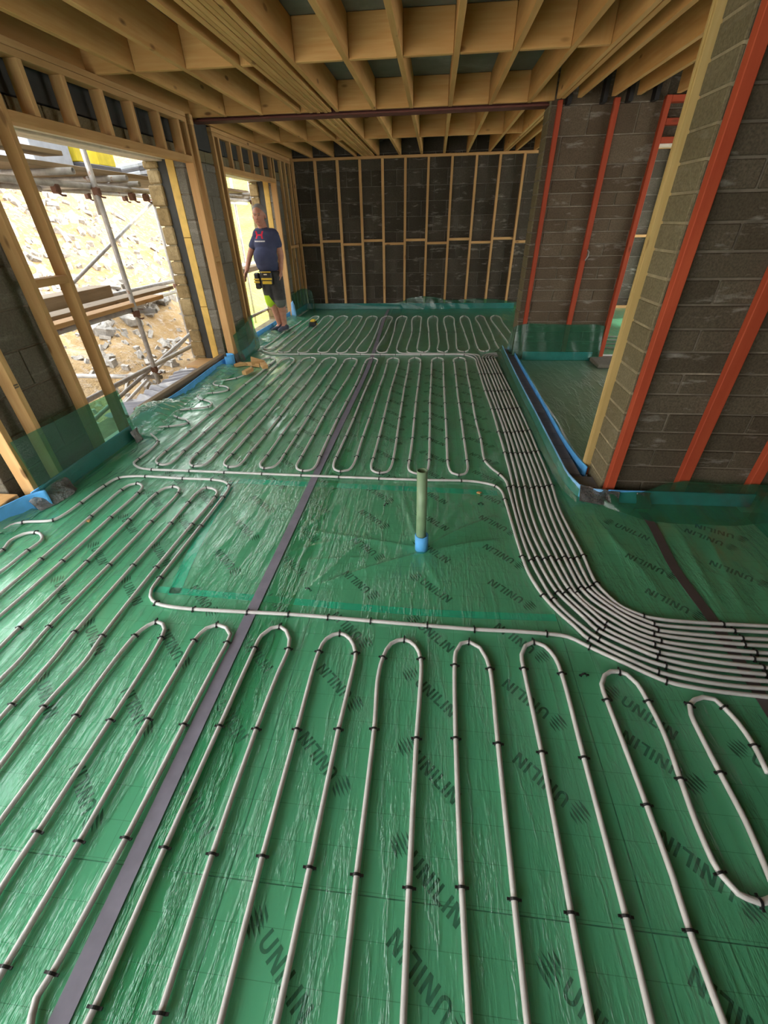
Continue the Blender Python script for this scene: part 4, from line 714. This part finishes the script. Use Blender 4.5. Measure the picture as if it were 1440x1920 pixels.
pipe(B_[0][::-1] + PD['mid'][0] + B_[1], 'grey pipe looped lengthwise across the middle of the floor behind the standpipe')
pipe(PD['farlink'][0][:-2] + B_[2][3:], 'grey pipe running straight across between the middle and far loops into the bundle')
pipe(PD['far'][0][:-3] + B_[3][2:], 'grey pipe looped in the far left half of the floor near the man')
pipe(B_[4][::-1][:-2] + PD['far'][1][2:], 'grey pipe looped in the far right half of the floor below the back wall')
names = ['fifth from the top at the right picture edge', 'fourth from the top at the right picture edge', 'third from the top at the right picture edge', 'second from the top at the right picture edge', 'outermost, beside the pale blue strip']
for l, n in zip(B_[5:], names): pipe(l, 'grey bundle pipe, ' + n)
for k in range(4):                                                              # pipes of the room behind the red doorway
    y = 6.25 + k * .22
    pipe([(2.32 + .02 * k, y, 0), (2.8, y - .02, 1), (3.6, y - .02, 1), (4.5, y, 0)], 'grey pipe on the floor behind the red doorway, %s from the threshold' % ('first', 'second', 'third', 'fourth')[k])

# ---------------------------------------------------------------- standpipe
sp = empty('standpipe', (0, 1.80, 0), 'upright green plastic waste pipe in a blue foam collar', 'standpipe')
GP = plain('sage_green_plastic', (0.20, 0.30, 0.17), .45)
hollow('pipe', (-.006, 1.80, -.05), (-.014, 1.80, .495), .0262, .0225, GP, sp, 24)
o = hollow('foam_collar', (-.002, 1.80, -.004), (-.004, 1.80, .098), .036, .0275, BLUE, sp, 24)
for dz, da in ((.112, .3), (.108, 2.2)):
    pass

# ---------------------------------------------------------------- sills, offcuts, tool, bits
box_s = box('timber_sill', (-2.69, 3.45, -.02), (-2.635, 5.36, .118), OLDW, None, .004); tag(box_s, 'brown timber sill board behind the bright blue strip', 'timber')
o = box('timber_sill', (-2.80, 1.3, .02), (-2.56, 2.0, .115), PINE, None, .004); tag(o, 'stout pale timber lying in the opening at the lower left edge', 'timber')
o = box('sill_plank', (-3.02, 5.05, .0), (-2.66, 5.40, .05), PINE, None, .004, ); tag(o, 'short plank end on the sill beside the stone pier', 'timber')
def wedge(name, loc, l, w, h, rz, label, tip=True, roll=0.0):
    bm = bmesh.new()
    pts = [(-l / 2, -w / 2), (l / 2, -w / 2), (-l / 2, w / 2)] if tip else [(-l / 2, -w / 2), (l / 2, -w / 2), (l / 2, w / 2), (-l / 2, w / 2)]
    lo = [bm.verts.new((x, y, 0)) for x, y in pts]; hi = [bm.verts.new((x, y, h)) for x, y in pts]; bm.faces.new(lo[::-1]); bm.faces.new(hi); n = len(pts)
    for k in range(n): bm.faces.new((lo[k], lo[(k + 1) % n], hi[(k + 1) % n], hi[k]))
    bmesh.ops.bevel(bm, geom=bm.edges[:], offset=.002, segments=1, affect='EDGES')
    o = bm_obj(name, bm, PINE[0]); o.location = loc; o.rotation_euler = (roll, 0, rz); return tag(o, label, 'wood offcut', 'wood offcuts')
wedge('wood_offcut', (-2.22, 5.20, .004), .17, .14, .045, R(200), 'largest triangular wood offcut in the little heap by the left pier', True)
wedge('wood_offcut', (-2.16, 5.26, .05), .17, .13, .045, R(20), 'triangular wood offcut on top of the heap by the left pier', True, .25)
wedge('wood_offcut', (-2.04, 5.12, .022), .15, .07, .045, R(120), 'oblong wood offcut leaning at the right of the heap', False, .0)
wedge('wood_offcut', (-2.155, 4.88, .021), .17, .055, .045, R(80), 'pale wood block lying across the pipe in front of the heap', False)
wedge('wood_offcut', (-2.38, 5.20, .004), .12, .10, .04, R(250), 'small wood offcut close to the foil taped stud foot', True)
tl = empty('tape_measure', (-2.02, 7.62, .012), 'small black and yellow tool lying on the far pipes near the corner', 'tool')
YEL = plain('tool_yellow', (0.72, 0.48, 0.03), .5)
o = box('body', (-2.09, 7.55, .012), (-1.97, 7.68, .085), CLIP, tl, .015); o = box('yellow_case', (-2.06, 7.56, .075), (-1.985, 7.66, .115), YEL, tl, .012); box('hook', (-1.97, 7.60, .03), (-1.95, 7.62, .055), YEL, tl, .003)
def chip(x, y, label, s=.02):
    o = box('wood_chip', (x - s / 2, y - s / 3, .002), (x + s / 2, y + s / 3, .012), PINE, None, .002, (0, .2, random.uniform(0, 3))); return tag(o, label, 'chip')
chip(-2.06, 1.90, 'tiny pale wood chip beside the left hairpin pipes', .03); chip(.36, 2.40, 'white scrap on the film behind the standpipe, right side', .03)
def staple(x, y, a, label):
    o = bpy.data.objects.new('loose_clip', CLIPM); o.location = (x, y, .003); o.rotation_euler = (0, R(0), a); link(o); return tag(o, label, 'clip', 'loose black clips')
staple(-.55, 1.44, 1.2, 'loose black clip pinning the film beside the lavender tape'); staple(.36, 2.27, 1.5, 'loose black clip behind the standpipe to the right'); staple(-.24, 2.22, 2.4, 'loose black clip behind the standpipe to the left'); staple(.66, 1.07, 1.7, 'loose black clip between the two right hairpins')
sc_ = tube('pipe_clip_bracket', [(1.672, 5.652, 1.08), (1.69, 5.64, 1.12), (1.69, 5.635, 1.16), (1.675, 5.652, 1.18)], .007, GALV, None, 8); tag(sc_, 'small silver bracket on the dark red partition stud', 'bracket')
# printed grade marks on the timbers
for (x, y, z, n) in ((-2.4985, 2.30, .70, 1),):
    bm = bmesh.new(); rs = random.Random(4)
    for r in range(2):
        for c in range(4):
            y0 = -.016 + c * .008; z0 = r * .014; bmesh.ops.create_cube(bm, size=1, matrix=Matrix.Translation((0, y0, z0)) @ Matrix.Diagonal((.0008, .0052, .009, 1)))
    o = bm_obj('grade_stamp', bm, INK); o.location = (x, y, z); tag(o, 'dark grade stamp printed on the second near left stud', 'stamp')

# ---------------------------------------------------------------- outside: ground, bank, stones, scaffold
def bank(X, Y):
    d = -X
    z = np.interp(d, [3.0, 5.0, 6.2, 8, 11, 16, 24, 40], [-.75, -.72, -.15, .45, 1.7, 4.2, 7.5, 11])
    n = sum(np.sin(a * X + b * Y + p) * s for a, b, p, s in ((.9, .7, 1, .16), (2.1, -1.3, 2, .10), (3.7, 2.9, .5, .06), (6.1, 5.3, 3, .035), (-9, 7.7, 1.4, .02)))
    return z + n * np.clip((d - 3.6) / 2, .15, 1)
gr = grid_mesh('ground', ax(-40, -3.06, .16), ax(-3, 44, .2), bank, EARTH, cut=lambda x, y: (y > 17.4) & (x > -.44 * y)); gr['kind'] = 'structure'
gr = grid_mesh('grass_bank', ax(-30, -2.4, .25), ax(17.3, 46, .25), lambda X, Y: np.interp(Y, [17, 19, 24, 32, 46], [-.8, -.2, 1.6, 5.5, 11]) + .25 * np.sin(1.3 * X) + .15 * np.sin(2.1 * Y + X), GRASS, cut=lambda x, y: x < -.45 * y); gr['kind'] = 'structure'
g2 = box('ground_strip', (-3.6, -3, -.9), (-2.6, 17.4, -.5), EARTH, None, 0); g2['kind'] = 'structure'
gb = grid_mesh('grass_patch', ax(-8.5, -3.1, .12), ax(9.6, 17.6, .14), lambda X, Y: bank(X, Y) + .05 + np.clip((Y - 10.2 - .12 * (X + 4)) * .10, -.4, .5), GRASS, cut=lambda x, y: x < -.44 * y); gb['kind'] = 'structure'
def rock_mesh(seed):
    rs = np.random.default_rng(seed); bm = bmesh.new(); bmesh.ops.create_cube(bm, size=1.0)
    bmesh.ops.bevel(bm, geom=bm.edges[:], offset=.18, segments=1, affect='EDGES')
    for v in bm.verts: v.co += Vector(rs.normal(0, .07, 3))
    me = bpy.data.meshes.new('rubble_stone'); bm.to_mesh(me); bm.free(); me.materials.append(RUBBLE); return me
RK = [rock_mesh(s) for s in range(6)]
rs = np.random.default_rng(11); n = 0
for k in range(64):                                                            # stone heap seen through the near left opening
    f = rs.uniform(0, 1); y = rs.uniform(7.7, 10.2); d = rs.uniform(6.0, 6.7); hgt = .5 * (1 - abs(y - 9) / 1.6)
    z = float(bank(np.array([-d]), np.array([y]))[0]) + rs.uniform(-.02, max(.05, hgt))
    o = bpy.data.objects.new('rubble_stone', RK[k % 6]); s = rs.uniform(.14, .30); o.scale = (s * 1.2, s, s * .65); o.location = (-d, y, z); o.rotation_euler = tuple(rs.uniform(-.5, .5, 3) + np.array([0, 0, rs.uniform(0, 6)])); link(o)
    tag(o, 'grey stone in the heap on the earth bank outside the near left opening', 'stone', 'stones of the rubble heap')
bm = bmesh.new()
for k in range(2600):                                                           # scattered spoil, uncountable
    d = 4.0 + 14 * rs.uniform(0, 1) ** 1.4; y = rs.uniform(2, 17); z = float(bank(np.array([-d]), np.array([y]))[0]); s = rs.uniform(.03, .12) * (1 + (d - 4) * .12)
    m = Matrix.Translation((-d, y, z)) @ Euler(tuple(rs.uniform(0, 3, 3))).to_matrix().to_4x4() @ Matrix.Diagonal((s * 1.4, s, s * .5, 1)); bmesh.ops.create_cube(bm, size=1, matrix=m)
o = bm_obj('spoil_stones', bm, RUBBLE); tag(o, 'scattered stone fragments over the earth bank outside', 'spoil', None, 'stuff')

sc = empty('scaffold', (-3.9, 6, -.7), 'galvanised scaffold of tubes and boards standing outside the left openings', 'scaffold')
TR = .0265
def st(name, a, b, r=TR): return hollow(name, a, b, r, r * .82, GALV, sc, 14)
def coupler(p, s=1.0):
    x, y, z = p
    c = box('coupler', (x - .032 * s, y - .03 * s, z - .035 * s), (x + .034 * s, y + .03 * s, z + .035 * s), RUST, sc, .010); c2 = None
    tube('coupler_bolt', [(x + .03, y - .05 * s, z - .02), (x + .06, y - .02 * s, z - .05), (x + .055, y + .03 * s, z - .05)], .009, RUST, sc, 6)
XI, XO = -3.38, -4.55
st('standard', (XI, 4.95, -.75), (XI, 4.95, 3.4)); st('standard', (XO, 8.0, -.75), (XO, 8.0, 3.4)); st('standard', (XI, 9.30, -.75), (XI, 9.30, 3.4))
st('standard', (XO, 11.4, -.75), (XO, 11.4, 3.4)); st('standard', (XI, 1.2, -.75), (XI, 1.2, 3.4))
st('ledger', (XI - .05, .5, .055), (XI - .05, 7.4, .05)); st('ledger', (XI - .05, .5, 1.82), (XI - .05, 10.6, 1.82)); st('ledger', (XO + .05, .5, 1.86), (XO + .05, 12, 1.86)); st('ledger', (XI - .05, .4, .70), (XI - .05, 5.0, .70)); st('ledger', (XO + .05, 4.0, .70), (XO + .05, 12, .66), .03)
st('ledger', (XI - .05, 8.2, .02), (XI - .05, 10.6, -.02)); st('ledger', (XO, 3, -.42), (XO, 11, -.42)); st('ledger', (XI - .05, 7.9, 1.86), (XI - .05, 11, 1.88)); st('ledger', (XO + .05, 4, .52), (XO + .05, 9, .52))
for y, z, x1 in ((4.46, 1.90, -3.20), (5.28, 1.90, -3.22), (5.62, 1.87, -3.3), (9.0, 1.90, -3.22), (5.1, .665, -3.22), (2.4, 1.9, -3.2), (5.0, -.08, -3.35)):
    st('transom', (x1, y, z), (XO - .2, y, z))
st('brace', (XO, 5.45, .85), (XO, 8.05, 1.82), .022); st('brace', (XI - .15, 3.2, -.30), (XI - .15, 6.6, .22), .022); st('brace', (XI - .6, 4.2, -.6), (XI - .5, 7.2, .10), .02)
for p in ((XI, 4.95, 1.78), (XI, 4.95, .66), (XI, 4.95, .03), (XO, 8.0, 1.8), (XO, 8.0, .6), (XI, 9.30, 1.8), (XI, 9.3, -.02), (XI - .05, 5.62, 1.76), (XI - .05, 4.46, 1.78), (XO + .04, 6.4, 1.82), (XO + .04, 7.2, 1.82), (XI - .05, 5.9, 1.76), (XO, 8.0, -.40)): coupler(p)
for k in range(5):
    a = -3.42 - k * .235; box('board', (a - .225, 1.0 if k else 3.6, 1.932), (a, 7.6 - .3 * (k % 2), 1.970), OLDW, sc, .003); box('board', (a - .225, 7.85, 1.932), (a, 11.5, 1.970), OLDW, sc, .003)
box('board', (-3.56, 3.3, 2.02), (-3.36, 4.62, 2.055), OLDW, sc, .003)
box('board', (-3.52, 2.2, .735), (-3.36, 5.56, .775), PINE, sc, .003); box('board', (-3.85, 3.0, .75), (-3.62, 6.3, .79), OLDW, sc, .003); box('board', (-4.3, 3.5, .72), (-4.05, 5.6, .88), OLDW, sc, .003); box('board', (-3.66, 8.2, .72), (-3.44, 10.2, .80), OLDW, sc, .003)
box('toe_board', (-4.62, 2.0, 1.97), (-4.58, 5.5, 2.12), OLDW, sc, .003)
# materials stored on the scaffold
SL = plain('blue_grey_slate', (0.42, 0.46, 0.55), .5); SLE = plain('dark_slate', (0.10, 0.10, 0.12), .7); YB_ = plain('yellow_plastic', (0.75, 0.60, 0.04), .6)
def slab(lo, hi, mat, label, cat, group=None, rot=None):
    o = box(cat.replace(' ', '_'), lo, hi, mat, None, .006, rot); return tag(o, label, cat, group)
slab((-4.2, 4.75, 1.972), (-3.75, 5.16, 2.34), SL, 'pale blue slate sheet stack leaning on the scaffold, nearest', 'slate stack')
slab((-4.05, 5.20, 1.972), (-3.80, 5.34, 2.4), SL, 'narrow pale blue slate stack on the scaffold beside the yellow bags', 'slate stack')
slab((-4.05, 5.40, 2.06), (-3.78, 5.60, 2.40), YB_, 'yellow plastic bag on the scaffold boards, left of the tube', 'bag'); slab((-4.05, 5.78, 2.06), (-3.80, 6.08, 2.40), YB_, 'yellow plastic bag on the scaffold boards, right of the tube', 'bag')
slab((-4.10, 5.40, 1.972), (-3.76, 6.10, 2.056), SLE, 'dark slate bundle lying under the two yellow bags', 'slate bundle')
for k in range(4): slab((-4.15, 6.42, 1.975 + k * .05), (-3.72, 7.05, 2.015 + k * .05), SL if k % 2 else SLE, '%s slate of the tilted pile at the end of the scaffold boards' % ('bottom', 'second', 'third', 'topmost')[k], 'roof slate', 'slates of the tilted pile', (R(4 + 2 * k), R(-6), 0))
slab((-4.1, 5.95, 1.975), (-3.85, 6.40, 2.0), SLE, 'dark roofing slate lying flat before the tilted pile', 'roof slate', None, (0, R(-5), .3))
st('standard', (-3.9, 5.66, 1.6), (-3.9, 5.70, 3.0), .03)
# grey sheeting on the ledge outside the sill
crp = grid_mesh('grey_sheeting', ax(-3.05, -2.74, .02), ax(3.5, 5.35, .025), lambda X, Y: -.005 + .03 * np.abs(np.sin(14 * X + 5 * np.sin(6 * Y))) + .012 * (1 + np.sin(11 * Y + 9 * X)), plain('grey_plastic_sheeting', (0.33, 0.33, 0.37), .35)); tag(crp, 'crumpled grey plastic sheeting on the ledge outside the sill', 'sheeting')

# ---------------------------------------------------------------- the man
PO = Vector((-2.54, 7.22, .008))
def skinmat():
    t = NT('skin'); b = t.bsdf(Roughness=0.5); n = t.noise(t.obj(), 26, 3)
    tc = t.n('ShaderNodeTexCoord'); sx = t.n('ShaderNodeSeparateXYZ'); t.l(tc.outputs['Object'], sx.inputs[0])
    c = t.ramp(n, (.3, (.42, .185, .12)), (.7, (.52, .255, .175)))
    t.l(c, b.inputs['Base Color']); b.inputs['Subsurface Weight'].default_value = 0.05; return t.m
SKIN = skinmat(); HAIR = plain('grey_hair', (.23, .22, .215), .95)
def shirtmat():
    t = NT('navy_shirt'); b = t.bsdf(Roughness=0.9); b.inputs['Specular IOR Level'].default_value = .15
    tc = t.n('ShaderNodeTexCoord'); sx = t.n('ShaderNodeSeparateXYZ'); t.l(tc.outputs['Object'], sx.inputs[0]); X, Y, Z = sx.outputs
    base = t.ramp(t.noise(tc.outputs['Object'], 5, 4), (.3, (.045, .052, .105)), (.7, (.075, .085, .15)))
    front = t.math('LESS_THAN', Y, -.02)
    def band(v, a, b_): return t.math('MULTIPLY', t.math('GREATER_THAN', v, a), t.math('LESS_THAN', v, b_))
    u = t.math('ABSOLUTE', t.math('ADD', X, .025))                               # red mark: two upright bows meeting at a bar
    bow = t.math('ABSOLUTE', t.math('SUBTRACT', t.math('ADD', u, t.math('MULTIPLY', t.math('POWER', t.math('SUBTRACT', Z, 1.335), 2.0), -6.0)), .040))
    red = t.math('MULTIPLY', t.math('LESS_THAN', bow, .0125), band(Z, 1.288, 1.382)); bar_ = t.math('MULTIPLY', t.math('LESS_THAN', u, .04), band(Z, 1.327, 1.343))
    red = t.math('MULTIPLY', t.math('MAXIMUM', red, bar_), front)
    let = t.math('GREATER_THAN', t.math('FRACT', t.math('MULTIPLY', X, 62.0)), .22)
    wt_ = t.math('MULTIPLY', t.math('MULTIPLY', band(Z, 1.250, 1.266), band(X, -.115, .06)), t.math('MULTIPLY', front, let))
    c = t.mix(red, base, (.62, .03, .06)); c = t.mix(wt_, c, (.75, .75, .75)); t.l(c, b.inputs['Base Color'])
    t.l(t.bump(t.noise(t.obj((1, 1, 1.6)), 9, 4), .5, .02), b.inputs['Normal']); return t.m
SHIRT = shirtmat()
def shortsmat():
    t = NT('charcoal_shorts'); b = t.bsdf(Roughness=0.9)
    tc = t.n('ShaderNodeTexCoord'); sx = t.n('ShaderNodeSeparateXYZ'); t.l(tc.outputs['Object'], sx.inputs[0]); X, Y, Z = sx.outputs
    base = t.ramp(t.noise(tc.outputs['Object'], 7, 4), (.3, (.035, .034, .036)), (.7, (.075, .072, .072)))
    d = t.math('ADD', X, t.math('MULTIPLY', t.math('SUBTRACT', Z, .42), .55))
    lime = t.math('MULTIPLY', t.math('LESS_THAN', d, .055), t.math('LESS_THAN', Z, .545))
    c = t.mix(lime, base, (.42, .68, .02)); hemb = t.math('MULTIPLY', t.math('GREATER_THAN', d, .06), t.math('LESS_THAN', Z, .475))
    c = t.mix(hemb, c, (.12, .125, .115)); t.l(c, b.inputs['Base Color']); return t.m
SHORTS = shortsmat(); SHOE = plain('navy_trainer', (.055, .065, .10), .7); SOLE = plain('pale_sole', (.38, .37, .33), .7)
def blob(name, caps, mat, parent, voxel=.008, smooth=4, loc=None):
    """one continuous surface from overlapping tapered limbs: (p1, r1, p2, r2) or ('e', centre, radii, rot)"""
    bm = bmesh.new()
    for c in caps:
        if c[0] == 'e':
            m = Matrix.Translation(c[1]) @ (Euler(c[3]).to_matrix().to_4x4() if len(c) > 3 else Matrix()) @ Matrix.Diagonal((*c[2], 1))
            bmesh.ops.create_icosphere(bm, subdivisions=3, radius=1, matrix=m)
        else:
            p, r, q, s = c; p = Vector(p); q = Vector(q)
            n = 12; tube_bm(bm, [p.lerp(q, k / n) for k in range(n + 1)], [r + (s - r) * k / n for k in range(n + 1)], 14)
            for a, b_ in ((p, r), (q, s)): bmesh.ops.create_icosphere(bm, subdivisions=2, radius=b_, matrix=Matrix.Translation(a))
    bmesh.ops.recalc_face_normals(bm, faces=bm.faces[:])
    me = bpy.data.meshes.new(name + '_cage'); bm.to_mesh(me); bm.free(); tmp = bpy.data.objects.new(name + '_cage', me); COL.objects.link(tmp)
    r = tmp.modifiers.new('r', 'REMESH'); r.mode = 'VOXEL'; r.voxel_size = voxel; s_ = tmp.modifiers.new('s', 'SMOOTH'); s_.iterations = smooth; s_.factor = .5
    dg = bpy.context.evaluated_depsgraph_get(); me2 = bpy.data.meshes.new_from_object(tmp.evaluated_get(dg)); bpy.data.objects.remove(tmp); bpy.data.meshes.remove(me)
    me2.name = name; me2.materials.clear(); me2.materials.append(mat); me2.shade_smooth()
    o = bpy.data.objects.new(name, me2); link(o, parent); return o
man = empty('person', PO, 'man in a navy shirt, dark shorts and tool pouch standing in the far left opening', 'person')
V = Vector
hip = V((.02, 0, .84)); sL = V((-.105, .03, 1.345)); sR = V((.190, -.01, 1.33)); eL = V((-.240, -.01, 1.09)); eR = V((.222, .03, 1.075)); wL = V((-.318, -.06, .885)); wR = V((.212, -.02, .885))
kL = V((.005, -.03, .43)); aL = V((.045, .03, .09)); kR = V((.125, -.01, .43)); aR = V((.125, .05, .09))
def hand(w, d, side, curl):
    """palm, four fingers of unequal length with a knuckle bend, thumb from the side of the palm"""
    d = d.normalized(); lat = V((0, -1, 0)) if True else None; lat = (lat - d * lat.dot(d)).normalized(); nrm = d.cross(lat) * side; caps = []
    k = w + d * .085
    for i in range(3): caps.append((w + d * .01 + lat * (i - 1) * .014, .016, k + lat * (i - 1) * .024, .0155))
    for i, (L, o_) in enumerate(((.066, .034), (.078, .012), (.073, -.011), (.056, -.033))):
        b0 = k + lat * o_; m1 = b0 + (d + nrm * curl * .4 + lat * o_ * 1.5).normalized() * L * .5; tip = m1 + (d + nrm * curl * 1.3).normalized() * L * .5
        caps += [(b0, .0105, m1, .0095), (m1, .0095, tip, .0078)]
    t0 = w + d * .028 + lat * .026; t1 = t0 + (d * .7 + lat * .75).normalized() * .042; t2 = t1 + (d + lat * .1 + nrm * .25).normalized() * .034
    caps += [(t0, .014, t1, .0125), (t1, .0115, t2, .009)]; return caps
hc = V((-.012, -.005, 1.565)); turn = (R(4), 0, R(6))
caps = [('e', hc + V((0, .012, .03)), (.088, .100, .100)), ('e', hc + V((.004, -.028, -.035)), (.076, .072, .088)), ('e', hc + V((.006, -.062, -.098)), (.030, .026, .026)), ('e', hc + V((0, -.082, -.022)), (.0125, .022, .026)), ('e', hc + V((.001, -.098, -.036)), (.016, .014, .012)),
        ('e', hc + V((0, -.080, .020)), (.052, .014, .011)), ('e', hc + V((.003, -.088, -.068)), (.025, .010, .008)), ('e', hc + V((.003, -.086, -.080)), (.022, .011, .008)), ('e', hc + V((-.036, -.062, -.032)), (.022, .018, .018)), ('e', hc + V((.04, -.062, -.032)), (.022, .018, .018)),
        ('e', hc + V((-.091, .012, -.012)), (.011, .022, .034)), ('e', hc + V((.092, .012, -.012)), (.011, .022, .034)),
        (V((.02, .025, 1.36)), .070, V((-.002, .015, 1.49)), .064),
        (V((-.06, .02, 1.33)), .08, V((.14, .0, 1.32)), .08), ('e', V((.03, .0, 1.20)), (.165, .115, .17)), ('e', V((.012, -.035, 1.04)), (.165, .135, .16)), ('e', V((.025, 0, .88)), (.15, .115, .12)),
        (sL, .058, eL, .043), (eL, .043, wL, .029), (sR, .060, eR, .046), (eR, .046, wR, .030),
        (V((-.045, 0, .82)), .095, kL, .056), (kL, .056, kL.lerp(aL, .35) + V((0, .02, 0)), .056), (kL.lerp(aL, .35) + V((0, .02, 0)), .056, aL, .034), (V((.105, 0, .82)), .098, kR, .060), (kR, .060, kR.lerp(aR, .35) + V((0, .02, 0)), .060), (kR.lerp(aR, .35) + V((0, .02, 0)), .060, aR, .036), (aL, .034, aL + V((-.05, -.07, -.045)), .03), (aR, .036, aR + V((-.03, -.08, -.045)), .03)]
caps += hand(wL, wL - eL, -1, .35) + hand(wR, V((-.12, -.1, -1)), 1, .35)
blob('body', caps, SKIN, man, .0062, 3)
blob('hair', [('e', hc + V((0, .027, .056)), (.0935, .099, .089)), ('e', hc + V((0, .05, .0)), (.091, .066, .075))], HAIR, man, .006, 2)
EYE = plain('eye_white', (.36, .33, .31), .4); DARK = plain('dark_brown', (.03, .018, .012), .5); LIP = plain('lip', (.30, .10, .085), .5)
for s in (-1, 1):
    e = blob('eye', [('e', hc + V((s * .031 + .002, -.085, .004)), (.011, .008, .005))], EYE, man, .003, 1); blob('iris', [('e', hc + V((s * .031 + .002, -.0925, .004)), (.006, .003, .006))], DARK, e, .002, 1)
    blob('eyebrow', [(hc + V((s * .016, -.096, .024)), .0045, hc + V((s * .048, -.084, .026)), .0035)], HAIR, man, .002, 1)
blob('mouth', [(hc + V((-.02, -.094, -.073)), .004, hc + V((.026, -.094, -.073)), .004)], LIP, man, .002, 1)
blob('shirt', [(V((-.070, .02, 1.338)), .088, V((.155, .0, 1.328)), .090), ('e', V((.03, .0, 1.21)), (.180, .128, .18)), ('e', V((.008, -.045, 1.05)), (.185, .152, .165)), ('e', V((.014, -.03, .96)), (.172, .142, .12)), ('e', V((.02, -.01, .90)), (.163, .13, .065)),
               (sL + V((.03, 0, -.005)), .074, sL.lerp(eL, .58), .062), (sR + V((-.02, 0, 0)), .080, sR.lerp(eR, .46), .066), (V((.015, .02, 1.385)), .072, V((.012, .018, 1.405)), .068)], SHIRT, man, .0085, 5)
blob('shorts', [('e', V((.02, 0, .845)), (.158, .125, .075)), (V((-.048, 0, .80)), .105, V((-.022, -.02, .445)), .088), (V((.108, 0, .80)), .108, V((.124, -.005, .435)), .092), ('e', V((.028, 0, .76)), (.15, .115, .09))], SHORTS, man, .0085, 4)
def shoe(a, dx, dy, n):
    d = V((dx, dy, 0)).normalized(); h = V((a.x, a.y, .045)) - d * .045
    s = blob('shoe', [(h, .042, h + d * .10, .043), (h + d * .10, .043, h + d * .205 + V((0, 0, -.012)), .033), (V((a.x, a.y, .06)), .043, V((a.x, a.y, .085)), .041), ('e', h + d * .06 + V((0, 0, .02)), (.042, .05, .035), (0, 0, math.atan2(dy, dx)))], SHOE, man, .006, 4)
    blob('sole', [('e', h + d * .075 + V((0, 0, -.034)), (.142, .047, .0125), (0, 0, math.atan2(dy, dx)))], SOLE, s, .005, 1)
shoe(aL, -.55, -.8, 0); shoe(aR, -.30, -.95, 1)
pch = box('tool_pouch', (-.04, -.225, .70), (.115, -.135, .875), SHORTS, None, .015); pch.parent = man; pch.data.materials[0] = CLIP
for z0, z1, w in ((.77, .795, .085), (.715, .755, .075), (.868, .880, .085)): q = box('pouch_trim', (.04 - w, -.236, z0), (.032 + w, -.215, z1), YEL, None, .004); q.parent = pch; q.location -= pch.location
q = box('pouch_label', (.0, -.232, .835), (.05, -.222, .85), SOFFIT, None, .002); q.parent = pch; q.location -= pch.location
p2 = box('tool_pouch', (-.175, -.18, .64), (-.10, -.10, .86), CLIP, None, .014); p2.parent = man
for z0, z1 in ((.765, .785), (.725, .752)): q = box('pouch_trim', (-.182, -.19, z0), (-.094, -.165, z1), YEL, None, .004); q.parent = p2; q.location -= p2.location
blt = blob('belt', [('e', V((.018, -.012, .868)), (.170, .142, .020))], CLIP, man, .006, 1)
